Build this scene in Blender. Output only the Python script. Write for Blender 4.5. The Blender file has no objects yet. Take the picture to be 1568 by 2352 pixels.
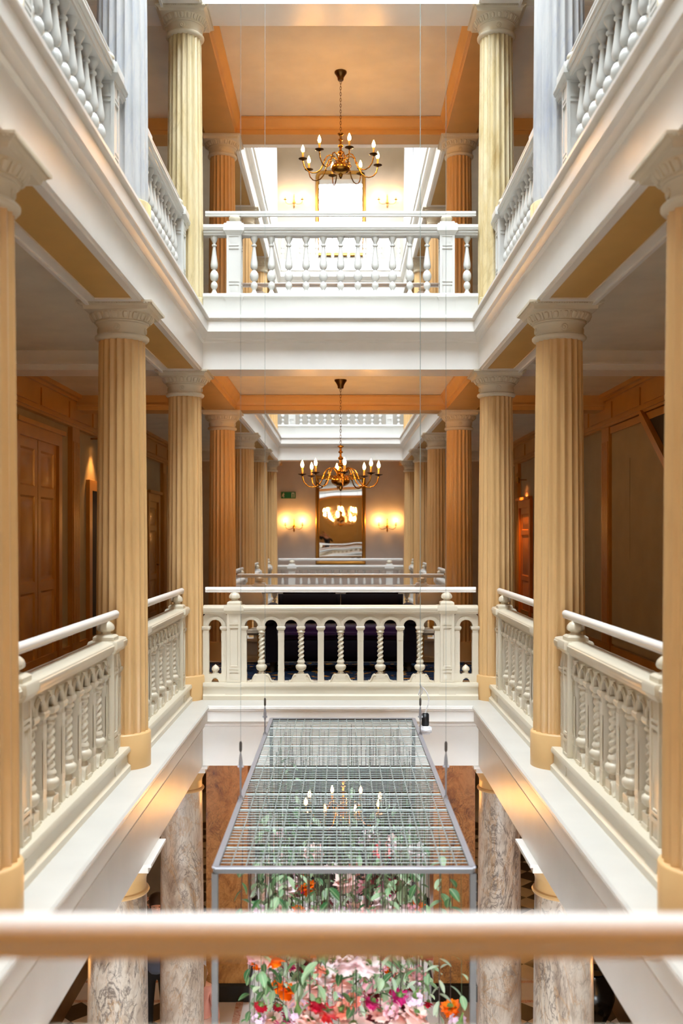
import bpy, bmesh, math, random
from mathutils import Vector, Matrix, Euler
random.seed(7)
SC = bpy.context.scene
COL = SC.collection
PI = math.pi

# ---------------------------------------------------------------- camera
EYE = 1.6
cam_d = bpy.data.cameras.new('camera')
cam = bpy.data.objects.new('camera', cam_d); COL.objects.link(cam)
cam.location = (0, 0, EYE); cam.rotation_euler = (PI/2, 0, 0)
cam_d.sensor_fit = 'HORIZONTAL'; cam_d.sensor_width = 24.0; cam_d.lens = 35.0
cam_d.shift_x = 2/1568; cam_d.shift_y = 53/1568
cam_d.clip_start = 0.05; cam_d.clip_end = 200
cam_d.dof.use_dof = True; cam_d.dof.focus_distance = 9.0; cam_d.dof.aperture_fstop = 1.9
SC.camera = cam

# ---------------------------------------------------------------- sky, exposure
w = bpy.data.worlds.new('overcast_sky'); SC.world = w; w.use_nodes = True
bg = w.node_tree.nodes['Background']
bg.inputs[0].default_value = (0.86, 0.94, 1.0, 1); bg.inputs[1].default_value = 32.0
SC.view_settings.view_transform = 'Standard'; SC.view_settings.look = 'None'
SC.view_settings.gamma = 1.0; SC.view_settings.use_curve_mapping = False
SC.view_settings.exposure = 0.27
cy = SC.cycles
cy.max_bounces = 12; cy.diffuse_bounces = 10; cy.glossy_bounces = 4; cy.transmission_bounces = 4; cy.transparent_max_bounces = 8
cy.sample_clamp_indirect = 6.0; cy.caustics_reflective = False; cy.caustics_refractive = False
cy.use_denoising = True

def portal(name, x, y, z, sx, sy):
    l = bpy.data.lights.new(name, 'AREA'); l.shape = 'RECTANGLE'; l.size = sx; l.size_y = sy
    l.cycles.is_portal = True
    o = bpy.data.objects.new(name, l); COL.objects.link(o); o.location = (x, y, z)
ROOF = 10.65
SKY = [(2.2, 0.9, 10.2), (1.6, 13.2, 20.2)]
for hx, ya, yb in SKY:
    portal('skylight_portal', 0, (ya+yb)/2, ROOF + 0.35, hx*2, yb-ya)
FRONT = [(-3.7, -1.9), (-1.2, 1.2), (1.9, 3.7)]      # unseen street windows behind the camera, added to light the ground floor
for xa, xb in FRONT:
    portal('added_window_portal', (xa+xb)/2, -4.5, -2.2, xb-xa, 3.0)
    COL.objects[-1].rotation_euler = (PI/2, 0, PI)
LAMP = (1.0, 0.46, 0.12)
BULB = 230.0

# ---------------------------------------------------------------- materials
def lin(c):
    return tuple(((v/255)/12.92 if v/255 <= .04045 else ((v/255+.055)/1.055)**2.4) for v in c) + (1,)
class NT:
    def __init__(s, name):
        s.m = bpy.data.materials.new(name); s.m.use_nodes = True
        s.t = s.m.node_tree; s.b = s.t.nodes['Principled BSDF']; s.out = s.t.nodes['Material Output']
    def n(s, typ, **k):
        nd = s.t.nodes.new(typ)
        for a, v in k.items():
            if a.startswith('i_'):
                key = a[2:]
                key = int(key) if key.isdigit() else key.replace('_', ' ')
                if isinstance(v, bpy.types.NodeSocket): s.t.links.new(v, nd.inputs[key])
                else: nd.inputs[key].default_value = v
            else: setattr(nd, a, v)
        return nd
    def link(s, a, b): s.t.links.new(a, b)
    def math(s, op, a, b=0.0):
        nd = s.t.nodes.new('ShaderNodeMath'); nd.operation = op
        for i, v in enumerate((a, b)):
            if isinstance(v, bpy.types.NodeSocket): s.t.links.new(v, nd.inputs[i])
            else: nd.inputs[i].default_value = v
        return nd.outputs[0]
    def ramp(s, fac, stops, interp='LINEAR'):
        nd = s.t.nodes.new('ShaderNodeValToRGB'); cr = nd.color_ramp; cr.interpolation = interp
        while len(cr.elements) > 1: cr.elements.remove(cr.elements[-1])
        cr.elements[0].position = stops[0][0]; cr.elements[0].color = stops[0][1]
        for p, c in stops[1:]:
            e = cr.elements.new(p); e.color = c
        s.t.links.new(fac, nd.inputs[0]); return nd.outputs[0]
    def mix(s, fac, a, b, bt='MIX'):
        nd = s.t.nodes.new('ShaderNodeMix'); nd.data_type = 'RGBA'; nd.blend_type = bt
        for i, v in ((0, fac), (6, a), (7, b)):
            if isinstance(v, bpy.types.NodeSocket): s.t.links.new(v, nd.inputs[i])
            else: nd.inputs[i].default_value = v
        return nd.outputs[2]
def paint(name, c, rough=.4, spec=.5, metal=0, var=.04, sheen=0, coat=0):
    q = NT(name); b = q.b
    b.inputs['Roughness'].default_value = rough; b.inputs['Metallic'].default_value = metal
    b.inputs['Specular IOR Level'].default_value = spec
    if sheen: b.inputs['Sheen Weight'].default_value = sheen
    if coat: b.inputs['Coat Weight'].default_value = coat; b.inputs['Coat Roughness'].default_value = .15
    tc = q.n('ShaderNodeTexCoord'); nz = q.n('ShaderNodeTexNoise', i_Scale=3.0, i_Detail=4.0, i_Vector=tc.outputs['Object'])
    l = lin(c); d = tuple(v*(1-var*2) for v in l[:3]) + (1,)
    q.link(q.ramp(nz.outputs[0], [(.35, d), (.65, l)]), b.inputs['Base Color'])
    return q.m
def marble(name, cols, vein, scale=1.0, stretch=.35, gold=None, veinamt=.8):
    q = NT(name); b = q.b; b.inputs['Roughness'].default_value = .28
    tc = q.n('ShaderNodeTexCoord'); oi = q.n('ShaderNodeObjectInfo')
    off = q.math('MULTIPLY', oi.outputs['Random'], 37.0)
    comb = q.n('ShaderNodeCombineXYZ', i_Z=off)
    add = q.n('ShaderNodeVectorMath', operation='ADD', i_0=tc.outputs['Object'], i_1=comb.outputs[0])
    mp = q.n('ShaderNodeMapping', i_Vector=add.outputs[0]); mp.inputs['Rotation'].default_value = (.5, .45, .2); mp.inputs['Scale'].default_value = (1, 1, stretch)
    big = q.n('ShaderNodeTexNoise', i_Vector=mp.outputs[0], i_Scale=2.6*scale, i_Detail=9.0, i_Roughness=.62, i_Distortion=1.6)
    col = q.ramp(big.outputs[0], [(.3, lin(cols[0])), (.42, lin(cols[1])), (.52, lin(cols[2])), (.62, lin(cols[1])), (.72, lin(cols[3]))])
    def veins(sc, dist, wdt):
        nz = q.n('ShaderNodeTexNoise', i_Vector=mp.outputs[0], i_Scale=sc, i_Detail=7.0, i_Roughness=.6, i_Distortion=dist)
        a = q.math('ABSOLUTE', q.math('SUBTRACT', nz.outputs[0], .5))
        return q.ramp(a, [(0, (1, 1, 1, 1)), (wdt*.35, (.75, .75, .75, 1)), (wdt, (0, 0, 0, 1))])
    msk = q.n('ShaderNodeTexNoise', i_Vector=mp.outputs[0], i_Scale=1.7*scale, i_Detail=2.0)
    mk = q.ramp(msk.outputs[0], [(.36, (.15, .15, .15, 1)), (.62, (1, 1, 1, 1))])
    v1 = q.math('MULTIPLY', q.math('MULTIPLY', veins(3.4*scale, 2.2, .022), mk), veinamt)
    v2 = q.math('MULTIPLY', q.math('MULTIPLY', veins(8*scale, 1.4, .03), mk), veinamt*.7)
    col = q.mix(v2, col, lin(vein)); col = q.mix(v1, col, lin(vein))
    if gold:
        g = q.math('MULTIPLY', veins(2.3*scale, 2.8, .022), .45)
        col = q.mix(g, col, lin(gold))
    q.link(col, b.inputs['Base Color']); return q.m
def emit(name, c, s):
    q = NT(name); q.b.inputs['Base Color'].default_value = (1, .9, .7, 1)
    q.b.inputs['Emission Color'].default_value = c + (1,); q.b.inputs['Emission Strength'].default_value = s
    return q.m
M = {}
M['white'] = paint('white_gloss_paint', (244, 243, 239), .32, var=.02)
M['cream'] = paint('cream_white_paint', (214, 206, 186), .30, var=.02)
M['soft'] = paint('soft_white_paint', (205, 205, 201), .32, var=.02)
M['ledge'] = paint('toned_down_ledge', (198, 196, 189), .4, var=.03)  # same white paint, darkened to offset the skylight's glare on the ledge tops
M['stone'] = paint('pale_grey_plaster', (218, 209, 188), .55)
M['tan'] = paint('tan_column_paint', (216, 178, 124), .34, var=.03)
M['ochre'] = paint('ochre_panel_paint', (206, 164, 96), .5)
M['beam'] = paint('ochre_beam_paint', (212, 166, 100), .45)
M['ceiling'] = paint('ceiling_white', (232, 224, 206), .8, .2)
M['wall'] = paint('greige_wall', (166, 151, 124), .75, .2)
M['endwall'] = paint('far_greige_wall', (208, 199, 190), .75, .2)
M['wallup'] = paint('cream_wall', (206, 199, 186), .75, .2)
M['joinery'] = paint('ochre_joinery', (192, 138, 62), .28, var=.06)
M['dark'] = paint('dark_shade_and_legs', (52, 40, 28), .7)  # dark paint for doorway and recess shade, also the sofa legs
M['brownwall'] = paint('brown_panelling', (120, 92, 58), .5, var=.1)
M['orange'] = paint('orange_lit_door', (214, 120, 40), .45)  # the spotlight's orange glow is put into the door colour
M['brass'] = paint('aged_brass', (196, 142, 62), .24, metal=1, var=.12)
M['darkbrass'] = paint('dark_brass', (110, 78, 40), .3, metal=1, var=.1)
M['gilt'] = paint('gilt_frame', (176, 128, 58), .38, metal=.8, var=.12)
M['steel'] = paint('brushed_steel', (160, 162, 170), .38, metal=.45)
M['wire'] = paint('galvanised_wire', (158, 170, 168), .4, metal=.3)
M['darksteel'] = paint('dark_steel', (74, 70, 67), .45, metal=.1)
M['black'] = paint('black_gloss', (14, 15, 15), .2)
M['blackplastic'] = paint('black_plastic', (20, 20, 22), .45)
M['plasticwhite'] = paint('white_plastic', (232, 234, 240), .4)
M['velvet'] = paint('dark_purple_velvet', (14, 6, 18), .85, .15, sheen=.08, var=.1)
M['velvetlight'] = paint('lit_velvet_seat', (48, 14, 60), .85, .15, sheen=.2, var=.1)  # same purple velvet, with the seat's highlight put into its colour
M['candle'] = paint('candle_sleeve', (214, 170, 90), .5)
M['bulb'] = emit('lit_flame_bulb', LAMP, BULB); M['dimbulb'] = emit('dim_flame_bulb', LAMP, BULB*.10); M['hotbulb'] = emit('bright_flame_bulb', LAMP, BULB*2.4)
M['marble0'] = marble('breccia_marble', [(122, 104, 90), (176, 160, 143), (206, 197, 184), (186, 176, 166)], (84, 72, 68), 1.0, .4, (176, 132, 76))
M['marbleY'] = marble('yellow_scagliola', [(164, 134, 78), (198, 180, 136), (208, 194, 158), (202, 186, 146)], (120, 96, 60), .6, .25, None, .5)
M['marbleW'] = marble('white_marble', [(166, 168, 174), (190, 192, 194), (200, 200, 200), (180, 186, 194)], (168, 174, 190), .8, .2, None, .5)
M['pier'] = marble('brown_onyx', [(98, 60, 24), (160, 106, 50), (186, 134, 72), (128, 82, 36)], (58, 30, 14), 1.2, .8, (190, 140, 80), .7)
M['tilewhite'] = paint('pale_floor_tile', (214, 200, 176), .3, var=.06)
M['tiledark'] = paint('dark_floor_tile', (70, 56, 40), .3, var=.08)
M['floor'] = paint('pale_stone_floor', (228, 227, 226), .35)
M['rug'] = paint('dark_rug', (40, 30, 34), .95, .1, var=.15)
M['redborder'] = marble('red_mosaic', [(160, 84, 50), (200, 140, 110), (226, 206, 190), (170, 90, 60)], (120, 50, 30), 9, 1)
M['skin'] = paint('skin', (214, 160, 130), .5)
M['hair'] = paint('dark_hair', (44, 28, 20), .45)
M['hairblond'] = paint('light_brown_hair', (150, 112, 66), .5, var=.2)
M['denim'] = paint('blue_grey_jacket', (92, 102, 122), .8)
M['trouser'] = paint('black_trousers', (16, 18, 22), .8)
M['pinkcloth'] = paint('dusty_pink_cloth', (216, 150, 132), .8)
M['palepink'] = paint('pale_pink_skirt', (206, 166, 150), .8)
M['beige'] = paint('beige_top', (190, 160, 140), .8)
M['green'] = paint('exit_green', (10, 110, 74), .5)
M['signwhite'] = paint('sign_white', (232, 232, 220), .5)
M['stem'] = paint('dark_stem', (66, 46, 38), .6, var=.15)
M['stemgreen'] = paint('green_stem', (76, 92, 52), .6, var=.15)
def mirror_mat():
    q = NT('mirror_silvering'); b = q.b
    b.inputs['Base Color'].default_value = (.86, .87, .86, 1); b.inputs['Metallic'].default_value = 1; b.inputs['Roughness'].default_value = .015
    tc = q.n('ShaderNodeTexCoord'); nz = q.n('ShaderNodeTexNoise', i_Vector=tc.outputs['Object'], i_Scale=1.3, i_Detail=0.0)
    bp = q.n('ShaderNodeBump', i_Height=nz.outputs[0], i_Strength=.22, i_Distance=.03); q.link(bp.outputs[0], b.inputs['Normal'])
    return q.m
M['mirror'] = mirror_mat()
def glass_mat():
    q = NT('skylight_glass'); q.t.nodes.remove(q.b)
    tr = q.n('ShaderNodeBsdfTransparent'); gl = q.n('ShaderNodeBsdfGlossy'); gl.inputs['Roughness'].default_value = .02
    mx = q.n('ShaderNodeMixShader', i_0=.06); q.link(tr.outputs[0], mx.inputs[1]); q.link(gl.outputs[0], mx.inputs[2])
    q.link(mx.outputs[0], q.out.inputs[0]); return q.m
M['glass'] = glass_mat()
def carpet_mat():
    q = NT('blue_gold_carpet'); b = q.b; b.inputs['Roughness'].default_value = .95; b.inputs['Specular IOR Level'].default_value = .1
    tc = q.n('ShaderNodeTexCoord')
    vo = q.n('ShaderNodeTexVoronoi', i_Vector=tc.outputs['Object'], i_Scale=3.2); vo.feature = 'DISTANCE_TO_EDGE'
    nz = q.n('ShaderNodeTexNoise', i_Vector=tc.outputs['Object'], i_Scale=9.0, i_Detail=3.0)
    f = q.ramp(nz.outputs[0], [(.56, (0, 0, 0, 1)), (.6, (1, 1, 1, 1))])
    c = q.mix(f, lin((18, 34, 58)), lin((176, 122, 44)))
    f2 = q.ramp(vo.outputs[0], [(.03, (1, 1, 1, 1)), (.06, (0, 0, 0, 1))])
    c = q.mix(f2, c, lin((30, 50, 72)))
    q.link(c, b.inputs['Base Color']); return q.m
M['carpet'] = carpet_mat()
def petal_mat(name, inner, mid, outer, r):
    q = NT(name); b = q.b; b.inputs['Roughness'].default_value = .6; b.inputs['Specular IOR Level'].default_value = .2
    b.inputs['Subsurface Weight'].default_value = 0.0
    tc = q.n('ShaderNodeTexCoord'); sp = q.n('ShaderNodeSeparateXYZ', i_0=tc.outputs['Object'])
    d = q.math('SQRT', q.math('ADD', q.math('MULTIPLY', sp.outputs[0], sp.outputs[0]), q.math('MULTIPLY', sp.outputs[1], sp.outputs[1])))
    f = q.math('DIVIDE', d, r)
    nz = q.n('ShaderNodeTexNoise', i_Vector=tc.outputs['Object'], i_Scale=22.0, i_Detail=2.0)
    f = q.math('ADD', f, q.math('MULTIPLY', q.math('SUBTRACT', nz.outputs[0], .5), .5))
    q.link(q.ramp(f, [(.15, lin(inner)), (.5, lin(mid)), (.85, lin(outer))]), b.inputs['Base Color'])
    return q.m
def leaf_mat(name, a, c):
    q = NT(name); b = q.b; b.inputs['Roughness'].default_value = .5; b.inputs['Specular IOR Level'].default_value = .3
    oi = q.n('ShaderNodeObjectInfo'); tc = q.n('ShaderNodeTexCoord'); sp = q.n('ShaderNodeSeparateXYZ', i_0=tc.outputs['Object'])
    rib = q.math('ABSOLUTE', sp.outputs[0])
    l = q.mix(oi.outputs['Random'], lin(a), lin(c))
    q.link(q.mix(q.ramp(rib, [(0, (.5, .5, .5, 1)), (.0018, (0, 0, 0, 1))]), l, lin((190, 204, 160))), b.inputs['Base Color'])
    return q.m
M['leaf'] = leaf_mat('green_leaf', (110, 150, 104), (178, 200, 164))
M['leafdark'] = leaf_mat('deep_green_leaf', (44, 92, 50), (84, 122, 76))
M['leafgrey'] = leaf_mat('grey_green_leaf', (130, 152, 130), (176, 190, 168))
M['calyx'] = paint('green_calyx', (110, 146, 76), .6)

# ---------------------------------------------------------------- mesh builder
class MB:
    def __init__(s): s.v = []; s.f = []; s.mi = []; s.mats = []
    def _m(s, m):
        m = M[m] if isinstance(m, str) else m
        if m not in s.mats: s.mats.append(m)
        return s.mats.index(m)
    def add(s, vs, fs, m='white', T=None):
        k = len(s.v); i = s._m(m)
        s.v += [tuple(T @ Vector(p)) for p in vs] if T is not None else [tuple(p) for p in vs]
        s.f += [tuple(a+k for a in f) for f in fs]; s.mi += [i]*len(fs); return s
    def box(s, x0, x1, y0, y1, z0, z1, m='white', T=None):
        return s.add([(x0,y0,z0),(x1,y0,z0),(x1,y1,z0),(x0,y1,z0),(x0,y0,z1),(x1,y0,z1),(x1,y1,z1),(x0,y1,z1)],
              [(0,3,2,1),(4,5,6,7),(0,1,5,4),(1,2,6,5),(2,3,7,6),(3,0,4,7)], m, T)
    def cbox(s, cx, cy_, cz, sx, sy, sz, m='white', T=None):
        return s.box(cx-sx/2, cx+sx/2, cy_-sy/2, cy_+sy/2, cz-sz/2, cz+sz/2, m, T)
    def lathe(s, prof, seg=24, m='white', T=None, caps=True, rf=None):
        vs, fs = [], []
        for j, (r, z) in enumerate(prof):
            for i in range(seg):
                a = 2*PI*i/seg; rr = r if rf is None else rf(r, a, z)
                vs.append((rr*math.cos(a), rr*math.sin(a), z))
        for j in range(len(prof)-1):
            for i in range(seg):
                k = (i+1) % seg
                fs.append((j*seg+i, j*seg+k, (j+1)*seg+k, (j+1)*seg+i))
        if caps:
            if prof[0][0] > 1e-5: fs.append(tuple(range(seg-1, -1, -1)))
            if prof[-1][0] > 1e-5: fs.append(tuple((len(prof)-1)*seg+i for i in range(seg)))
        return s.add(vs, fs, m, T)
    def sqlathe(s, prof, m='white', T=None):   # square plan: profile of half-widths
        vs, fs = [], []
        for h, z in prof: vs += [(-h,-h,z),(h,-h,z),(h,h,z),(-h,h,z)]
        for j in range(len(prof)-1):
            for i in range(4):
                k = (i+1) % 4; fs.append((j*4+i, j*4+k, j*4+4+k, j*4+4+i))
        n = len(prof)-1; fs += [(3,2,1,0), (n*4, n*4+1, n*4+2, n*4+3)]
        return s.add(vs, fs, m, T)
    def tube(s, pts, r, seg=8, m='white', T=None):
        pts = [Vector(p) for p in pts]; vs, fs = [], []; n = len(pts)
        up = None
        for j, p in enumerate(pts):
            t = (pts[min(j+1, n-1)] - pts[max(j-1, 0)])
            t = t.normalized() if t.length > 1e-9 else Vector((0,0,1))
            if up is None:
                up = Vector((0,0,1)) if abs(t.z) < .9 else Vector((1,0,0))
            u = t.cross(up); u = u.normalized() if u.length > 1e-6 else t.orthogonal().normalized()
            v2 = u.cross(t).normalized(); up = v2
            rr = r[j] if isinstance(r, (list, tuple)) else r
            for i in range(seg):
                a = 2*PI*i/seg; vs.append(p + u*(rr*math.cos(a)) + v2*(rr*math.sin(a)))
        for j in range(n-1):
            for i in range(seg):
                k = (i+1) % seg; fs.append((j*seg+i, j*seg+k, (j+1)*seg+k, (j+1)*seg+i))
        fs.append(tuple(range(seg-1, -1, -1))); fs.append(tuple((n-1)*seg+i for i in range(seg)))
        return s.add(vs, fs, m, T)
    def extr(s, prof, x0, x1, m='white', T=None):   # profile (y,z) closed polygon, along x
        n = len(prof); vs = [(x0, y, z) for y, z in prof] + [(x1, y, z) for y, z in prof]
        fs = [(i, (i+1) % n, n+(i+1) % n, n+i) for i in range(n)] + [tuple(range(n-1, -1, -1)), tuple(range(n, 2*n))]
        return s.add(vs, fs, m, T)
    def prism(s, poly, y0, y1, m='white', T=None):  # polygon (x,z) extruded along y
        n = len(poly); vs = [(x, y0, z) for x, z in poly] + [(x, y1, z) for x, z in poly]
        fs = [(i, (i+1) % n, n+(i+1) % n, n+i) for i in range(n)] + [tuple(range(n-1, -1, -1)), tuple(range(n, 2*n))]
        return s.add(vs, fs, m, T)
    def ring(s, x, y0, y1, prof, m='white'):   # mitred moulding round a rectangle; profile (dx,dy,z)
        vs, fs = [], []
        for dx, dy, z in prof:
            vs += [(-x-dx, y0-dy, z), (x+dx, y0-dy, z), (x+dx, y1+dy, z), (-x-dx, y1+dy, z)]
        for j in range(len(prof)-1):
            for i in range(4):
                k = (i+1) % 4; fs.append((j*4+i, j*4+k, j*4+4+k, j*4+4+i))
        return s.add(vs, fs, m)
    def panel(s, x0, x1, z0, z1, yf, d, rim, m='white', mp=None, raised=0.0):  # facing -y: bevelled recess with a raised field
        a = [(x0,z0),(x1,z0),(x1,z1),(x0,z1)]
        def ins(q): return [(x0+q,z0+q),(x1-q,z0+q),(x1-q,z1-q),(x0+q,z1-q)]
        lv = [(a, yf), (ins(rim), yf+d)]
        if raised: lv += [(ins(rim*2), yf+d), (ins(rim*3.2), yf+d-raised)]
        vs, fs = [], []
        for pts, y in lv: vs += [(x, y, z) for x, z in pts]
        for j in range(len(lv)-1):
            for i in range(4):
                k = (i+1) % 4; fs.append((j*4+i, j*4+k, j*4+4+k, j*4+4+i))
        n = (len(lv)-1)*4; fs.append((n, n+1, n+2, n+3))
        return s.add(vs, fs, mp or m)
    def mesh(s, name, smooth=35):
        me = bpy.data.meshes.new(name); me.from_pydata(s.v, [], s.f)
        for m in s.mats: me.materials.append(m)
        me.polygons.foreach_set('material_index', s.mi)
        if smooth:
            me.polygons.foreach_set('use_smooth', [True]*len(s.f)); me.update()
            me.set_sharp_from_angle(angle=math.radians(smooth))
        me.update(); return me
def ob(name, me, parent=None, loc=(0,0,0), rot=(0,0,0), scale=(1,1,1), **props):
    if isinstance(me, MB): me = me.mesh(name)
    o = bpy.data.objects.new(name, me); COL.objects.link(o)
    o.location = loc; o.rotation_euler = rot; o.scale = scale
    if parent is not None: o.parent = parent
    for k, v in props.items(): o[k] = v
    return o
def thing(name, label, cat, loc=(0,0,0), rz=0, group=None):
    o = bpy.data.objects.new(name, None); COL.objects.link(o); o.empty_display_size = .2
    o.location = loc; o.rotation_euler = (0,0,rz); o['label'] = label; o['category'] = cat; o['kind'] = 'thing'
    if group: o['group'] = group
    return o
def struct(name, mb, parent=None, **k):
    o = ob(name, mb, parent, **k)
    if parent is None: o['kind'] = 'structure'
    return o
_cache = {}
def cached(key, fn):
    if key not in _cache: _cache[key] = fn()
    return _cache[key]
def T_(loc=(0,0,0), rot=(0,0,0), sc=(1,1,1)): return Matrix.LocRotScale(Vector(loc), Euler(rot), Vector(sc))

# ---------------------------------------------------------------- the building
CX = 1.52
A1 = [1.33, 4.13, 6.93, 9.73]; A2 = [12.8, 15.6, 18.4, 21.2]
END = 22.7; BACK = -4.2; WX = 3.4; GX = 3.4
GROUND = -4.27
#        slab top, ceiling under it, beam bottom, names
LV = [(0.0, -0.42, -0.60), (3.66, 3.37, 3.18), (7.16, 6.88, 6.67)]
OPEN = [(1.55, 9.31), (13.22, 20.78)]
# floors
def slab(z0, z1, mtop, mbot=None, wx=WX):
    b = MB(); ex = 1.40
    rects = [(-wx, -ex, BACK, END), (ex, wx, BACK, END), (-ex, ex, BACK, 1.36), (-ex, ex, 9.56, 12.97), (-ex, ex, 21.03, END)]
    for x0, x1, y0, y1 in rects: b.box(x0, x1, y0, y1, z0, z1, mtop)
    return b
g = MB(); g.box(-GX, GX, BACK, END, GROUND-.2, GROUND, 'floor')
floor = struct('floor', g)
for i, (zt, zc, zb) in enumerate(LV):
    wx = WX if i else GX
    struct('floor', slab(zc+.03, zt-.004, 'carpet', wx=wx))
    struct('ceiling', slab(zc, zc+.02, 'ceiling', wx=wx))
    # gallery edge: ledge, nosing, cornice, fascia round each opening
    for (y0, y1) in OPEN:
        b = MB(); z = zt
        P = [(.50,.72,.003),(.012,.015,.003),(0,0,-.008),(0,0,-.028),(.012,.015,-.036),(.034,.04,-.04),(.034,.04,-.052),(.02,.03,-.058),(.02,.03,-.15),
             (.030,.05,-.158),(.04,.10,-.175),(.062,.16,-.19),(.07,.17,-.20),(.07,.17,-.215),(.062,.175,-.22),(.085,.19,-.228),(.085,.19,zb-zt),(.2,.3,zb-zt)]
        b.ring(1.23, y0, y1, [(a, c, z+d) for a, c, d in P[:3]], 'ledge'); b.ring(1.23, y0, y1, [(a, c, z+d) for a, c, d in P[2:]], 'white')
        me = b.mesh('trim', 25)
        struct('trim', me)
    # beams on the column lines
    b = MB(); e = zc+.012; zl = zb+.003
    h = .19
    for sx in (-1, 1):
        xs = sorted((sx*(CX-h), sx*(CX+h)))
        for (ya, yb, m) in ((BACK, 1.14, 'beam'), (1.14, 9.92, 'white'), (9.92, 12.61, 'beam'), (12.61, 21.39, 'white'), (21.39, END, 'beam')):
            b.box(xs[0], xs[1], ya, yb, zl, e, m)
        xa, xb = sorted((sx*(CX+h), sx*wx))
        for yc, m in ((1.33, 'white'), (9.73, 'white'), (12.8, 'beam'), (21.2, 'white')):
            b.box(xa, xb, yc-.19, yc+.19, zl, e, m)
            b.box(xa, xb, yc-.22, yc+.22, zl+.05, zl+.075, m)
    for yc, m in ((1.33, 'white'), (9.73, 'white'), (12.8, 'beam'), (21.2, 'white')):
        b.box(-CX+h, CX-h, yc-.19, yc+.19, zl, e, m)
    struct('trim', b)
    # cornice round the bridge ceiling between the two atria
    b = MB()
    for (ya, yb) in ((9.92, 12.61), (BACK, 1.14)):
        b.ring(CX-h, ya, yb, [(.0,.0,zb+.06),(-.02,-.02,zb+.065),(-.02,-.02,zb+.085),(-.03,-.03,zb+.10),(-.05,-.05,zc-.05),(-.075,-.075,zc-.03),(-.075,-.075,zc-.005)], 'beam')
    struct('trim', b)
    # soffit panels under the side beams
    so = None
    for rows in (A1, A2):
        for sx in (-1, 1):
            fr = MB()
            for a, c in zip(rows[:-1], rows[1:]):
                ya, yb = a+.27, c-.27; xi, xo = CX-h+.005, CX+h-.005
                pi_, po = xi+.045, xo-.075
                for (p, q, r, t) in ((xi, pi_, ya, yb), (po, xo, ya, yb), (pi_, po, ya, ya+.06), (pi_, po, yb-.06, yb)):
                    x0, x1 = sorted((sx*p, sx*q)); fr.box(x0, x1, r, t, zb-.016, zb+.004, 'white')
                x0, x1 = sorted((sx*(xo-.012), sx*(xo+.012))); fr.box(x0, x1, a, c, zb-.03, zb+.004, 'white')
            root = struct('trim', fr)
            for a, c in zip(rows[:-1], rows[1:]):
                x0, x1 = sorted((sx*(CX-h+.05), sx*(CX+h-.08)))
                ob('soffit_panel', MB().box(x0, x1, a+.33, c-.33, zb-.006, zb+.004, 'ochre'), root)
# roof with two skylights
b = MB()
for (x0, x1, y0, y1) in ((-WX, -2.2, BACK, END), (2.2, WX, BACK, END), (-2.2, 2.2, BACK, .9), (-2.2, 2.2, 10.2, 13.2), (-2.2, -1.6, 13.2, 20.2), (1.6, 2.2, 13.2, 20.2), (-2.2, 2.2, 20.2, END)):
    b.box(x0, x1, y0, y1, ROOF, ROOF+.25, 'ceiling')
struct('ceiling', b)
b = MB()
for rows in (A1, A2):
    ya, yb = rows[0]-.19, rows[-1]+.19
    for sx in (-1, 1):
        x0, x1 = sorted((sx*(CX-.19), sx*(CX+.19))); b.box(x0, x1, ya, yb, 10.17, 10.5, 'white')
    for yc in (rows[0], rows[-1]): b.box(-CX+.19, CX-.19, yc-.19, yc+.19, 10.17, 10.5, 'white')
struct('trim', b)
for i, (hx, ya, yb) in enumerate(SKY):
    f = MB()
    z = ROOF+.26
    for k in range(6):
        x = -hx + k*hx*2/5; f.box(x-.025, x+.025, ya, yb, z, z+.07, 'white')
    n = 8
    for k in range(n+1):
        y = ya + k*(yb-ya)/n; f.box(-hx, hx, y-.02, y+.02, z+.002, z+.06, 'white')
    root = struct('window_%d' % (i+1), f)
    me = MB().box(-hx/5+.027, hx/5-.027, -(yb-ya)/n/2+.022, (yb-ya)/n/2-.022, z+.03, z+.034, 'glass').mesh('pane', 0)
    for kx in range(5):
        for ky in range(n):
            ob('pane', me, root, (-hx+(kx+.5)*hx*2/5, ya+(ky+.5)*(yb-ya)/n, 0))
# walls
struct('wall_left', MB().box(-WX-.2, -WX, BACK, END, -.4, ROOF+.2, 'wall'))
struct('wall_right', MB().box(WX, WX+.2, BACK, END, -.4, ROOF+.2, 'wall'))
struct('wall_back', MB().box(-WX, WX, END, END+.2, -.0, 3.4, 'endwall').box(-WX, WX, END, END+.2, 3.4, ROOF+.2, 'wallup'))
b = MB().box(-GX, GX, BACK-.2, BACK, -.7, ROOF+.2, 'wall').box(-GX, GX, BACK-.2, BACK, GROUND, GROUND+.57, 'wall')
xs = [-GX] + [v for p in FRONT for v in p] + [GX]
for k in range(0, 8, 2): b.box(xs[k], xs[k+1], BACK-.2, BACK, GROUND+.57, -.7, 'wall')
struct('wall_front', b)
for i, (xa, xb) in enumerate(FRONT):
    f = MB(); n = 3
    for k in range(n+1):
        x = xa+k*(xb-xa)/n; f.box(x-.03, x+.03, BACK-.15, BACK-.07, GROUND+.57, -.7, 'white')
    for z in (GROUND+.57, GROUND+2.4, -.7): f.box(xa, xb, BACK-.14, BACK-.08, z-.04, z+.04, 'white')
    root = struct('window_%d' % (i+3), f)  # added unseen window, sized for the light it lets in
    for k in range(n):
        for za, zb in ((GROUND+.61, GROUND+2.36), (GROUND+2.44, -.74)):
            ob('pane', MB().box(xa+k*(xb-xa)/n+.032, xa+(k+1)*(xb-xa)/n-.032, BACK-.112, BACK-.108, za, zb, 'glass'), root)
struct('wall_left', MB().box(-GX-.2, -GX, BACK, END, GROUND, -.4, 'brownwall'))
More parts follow.
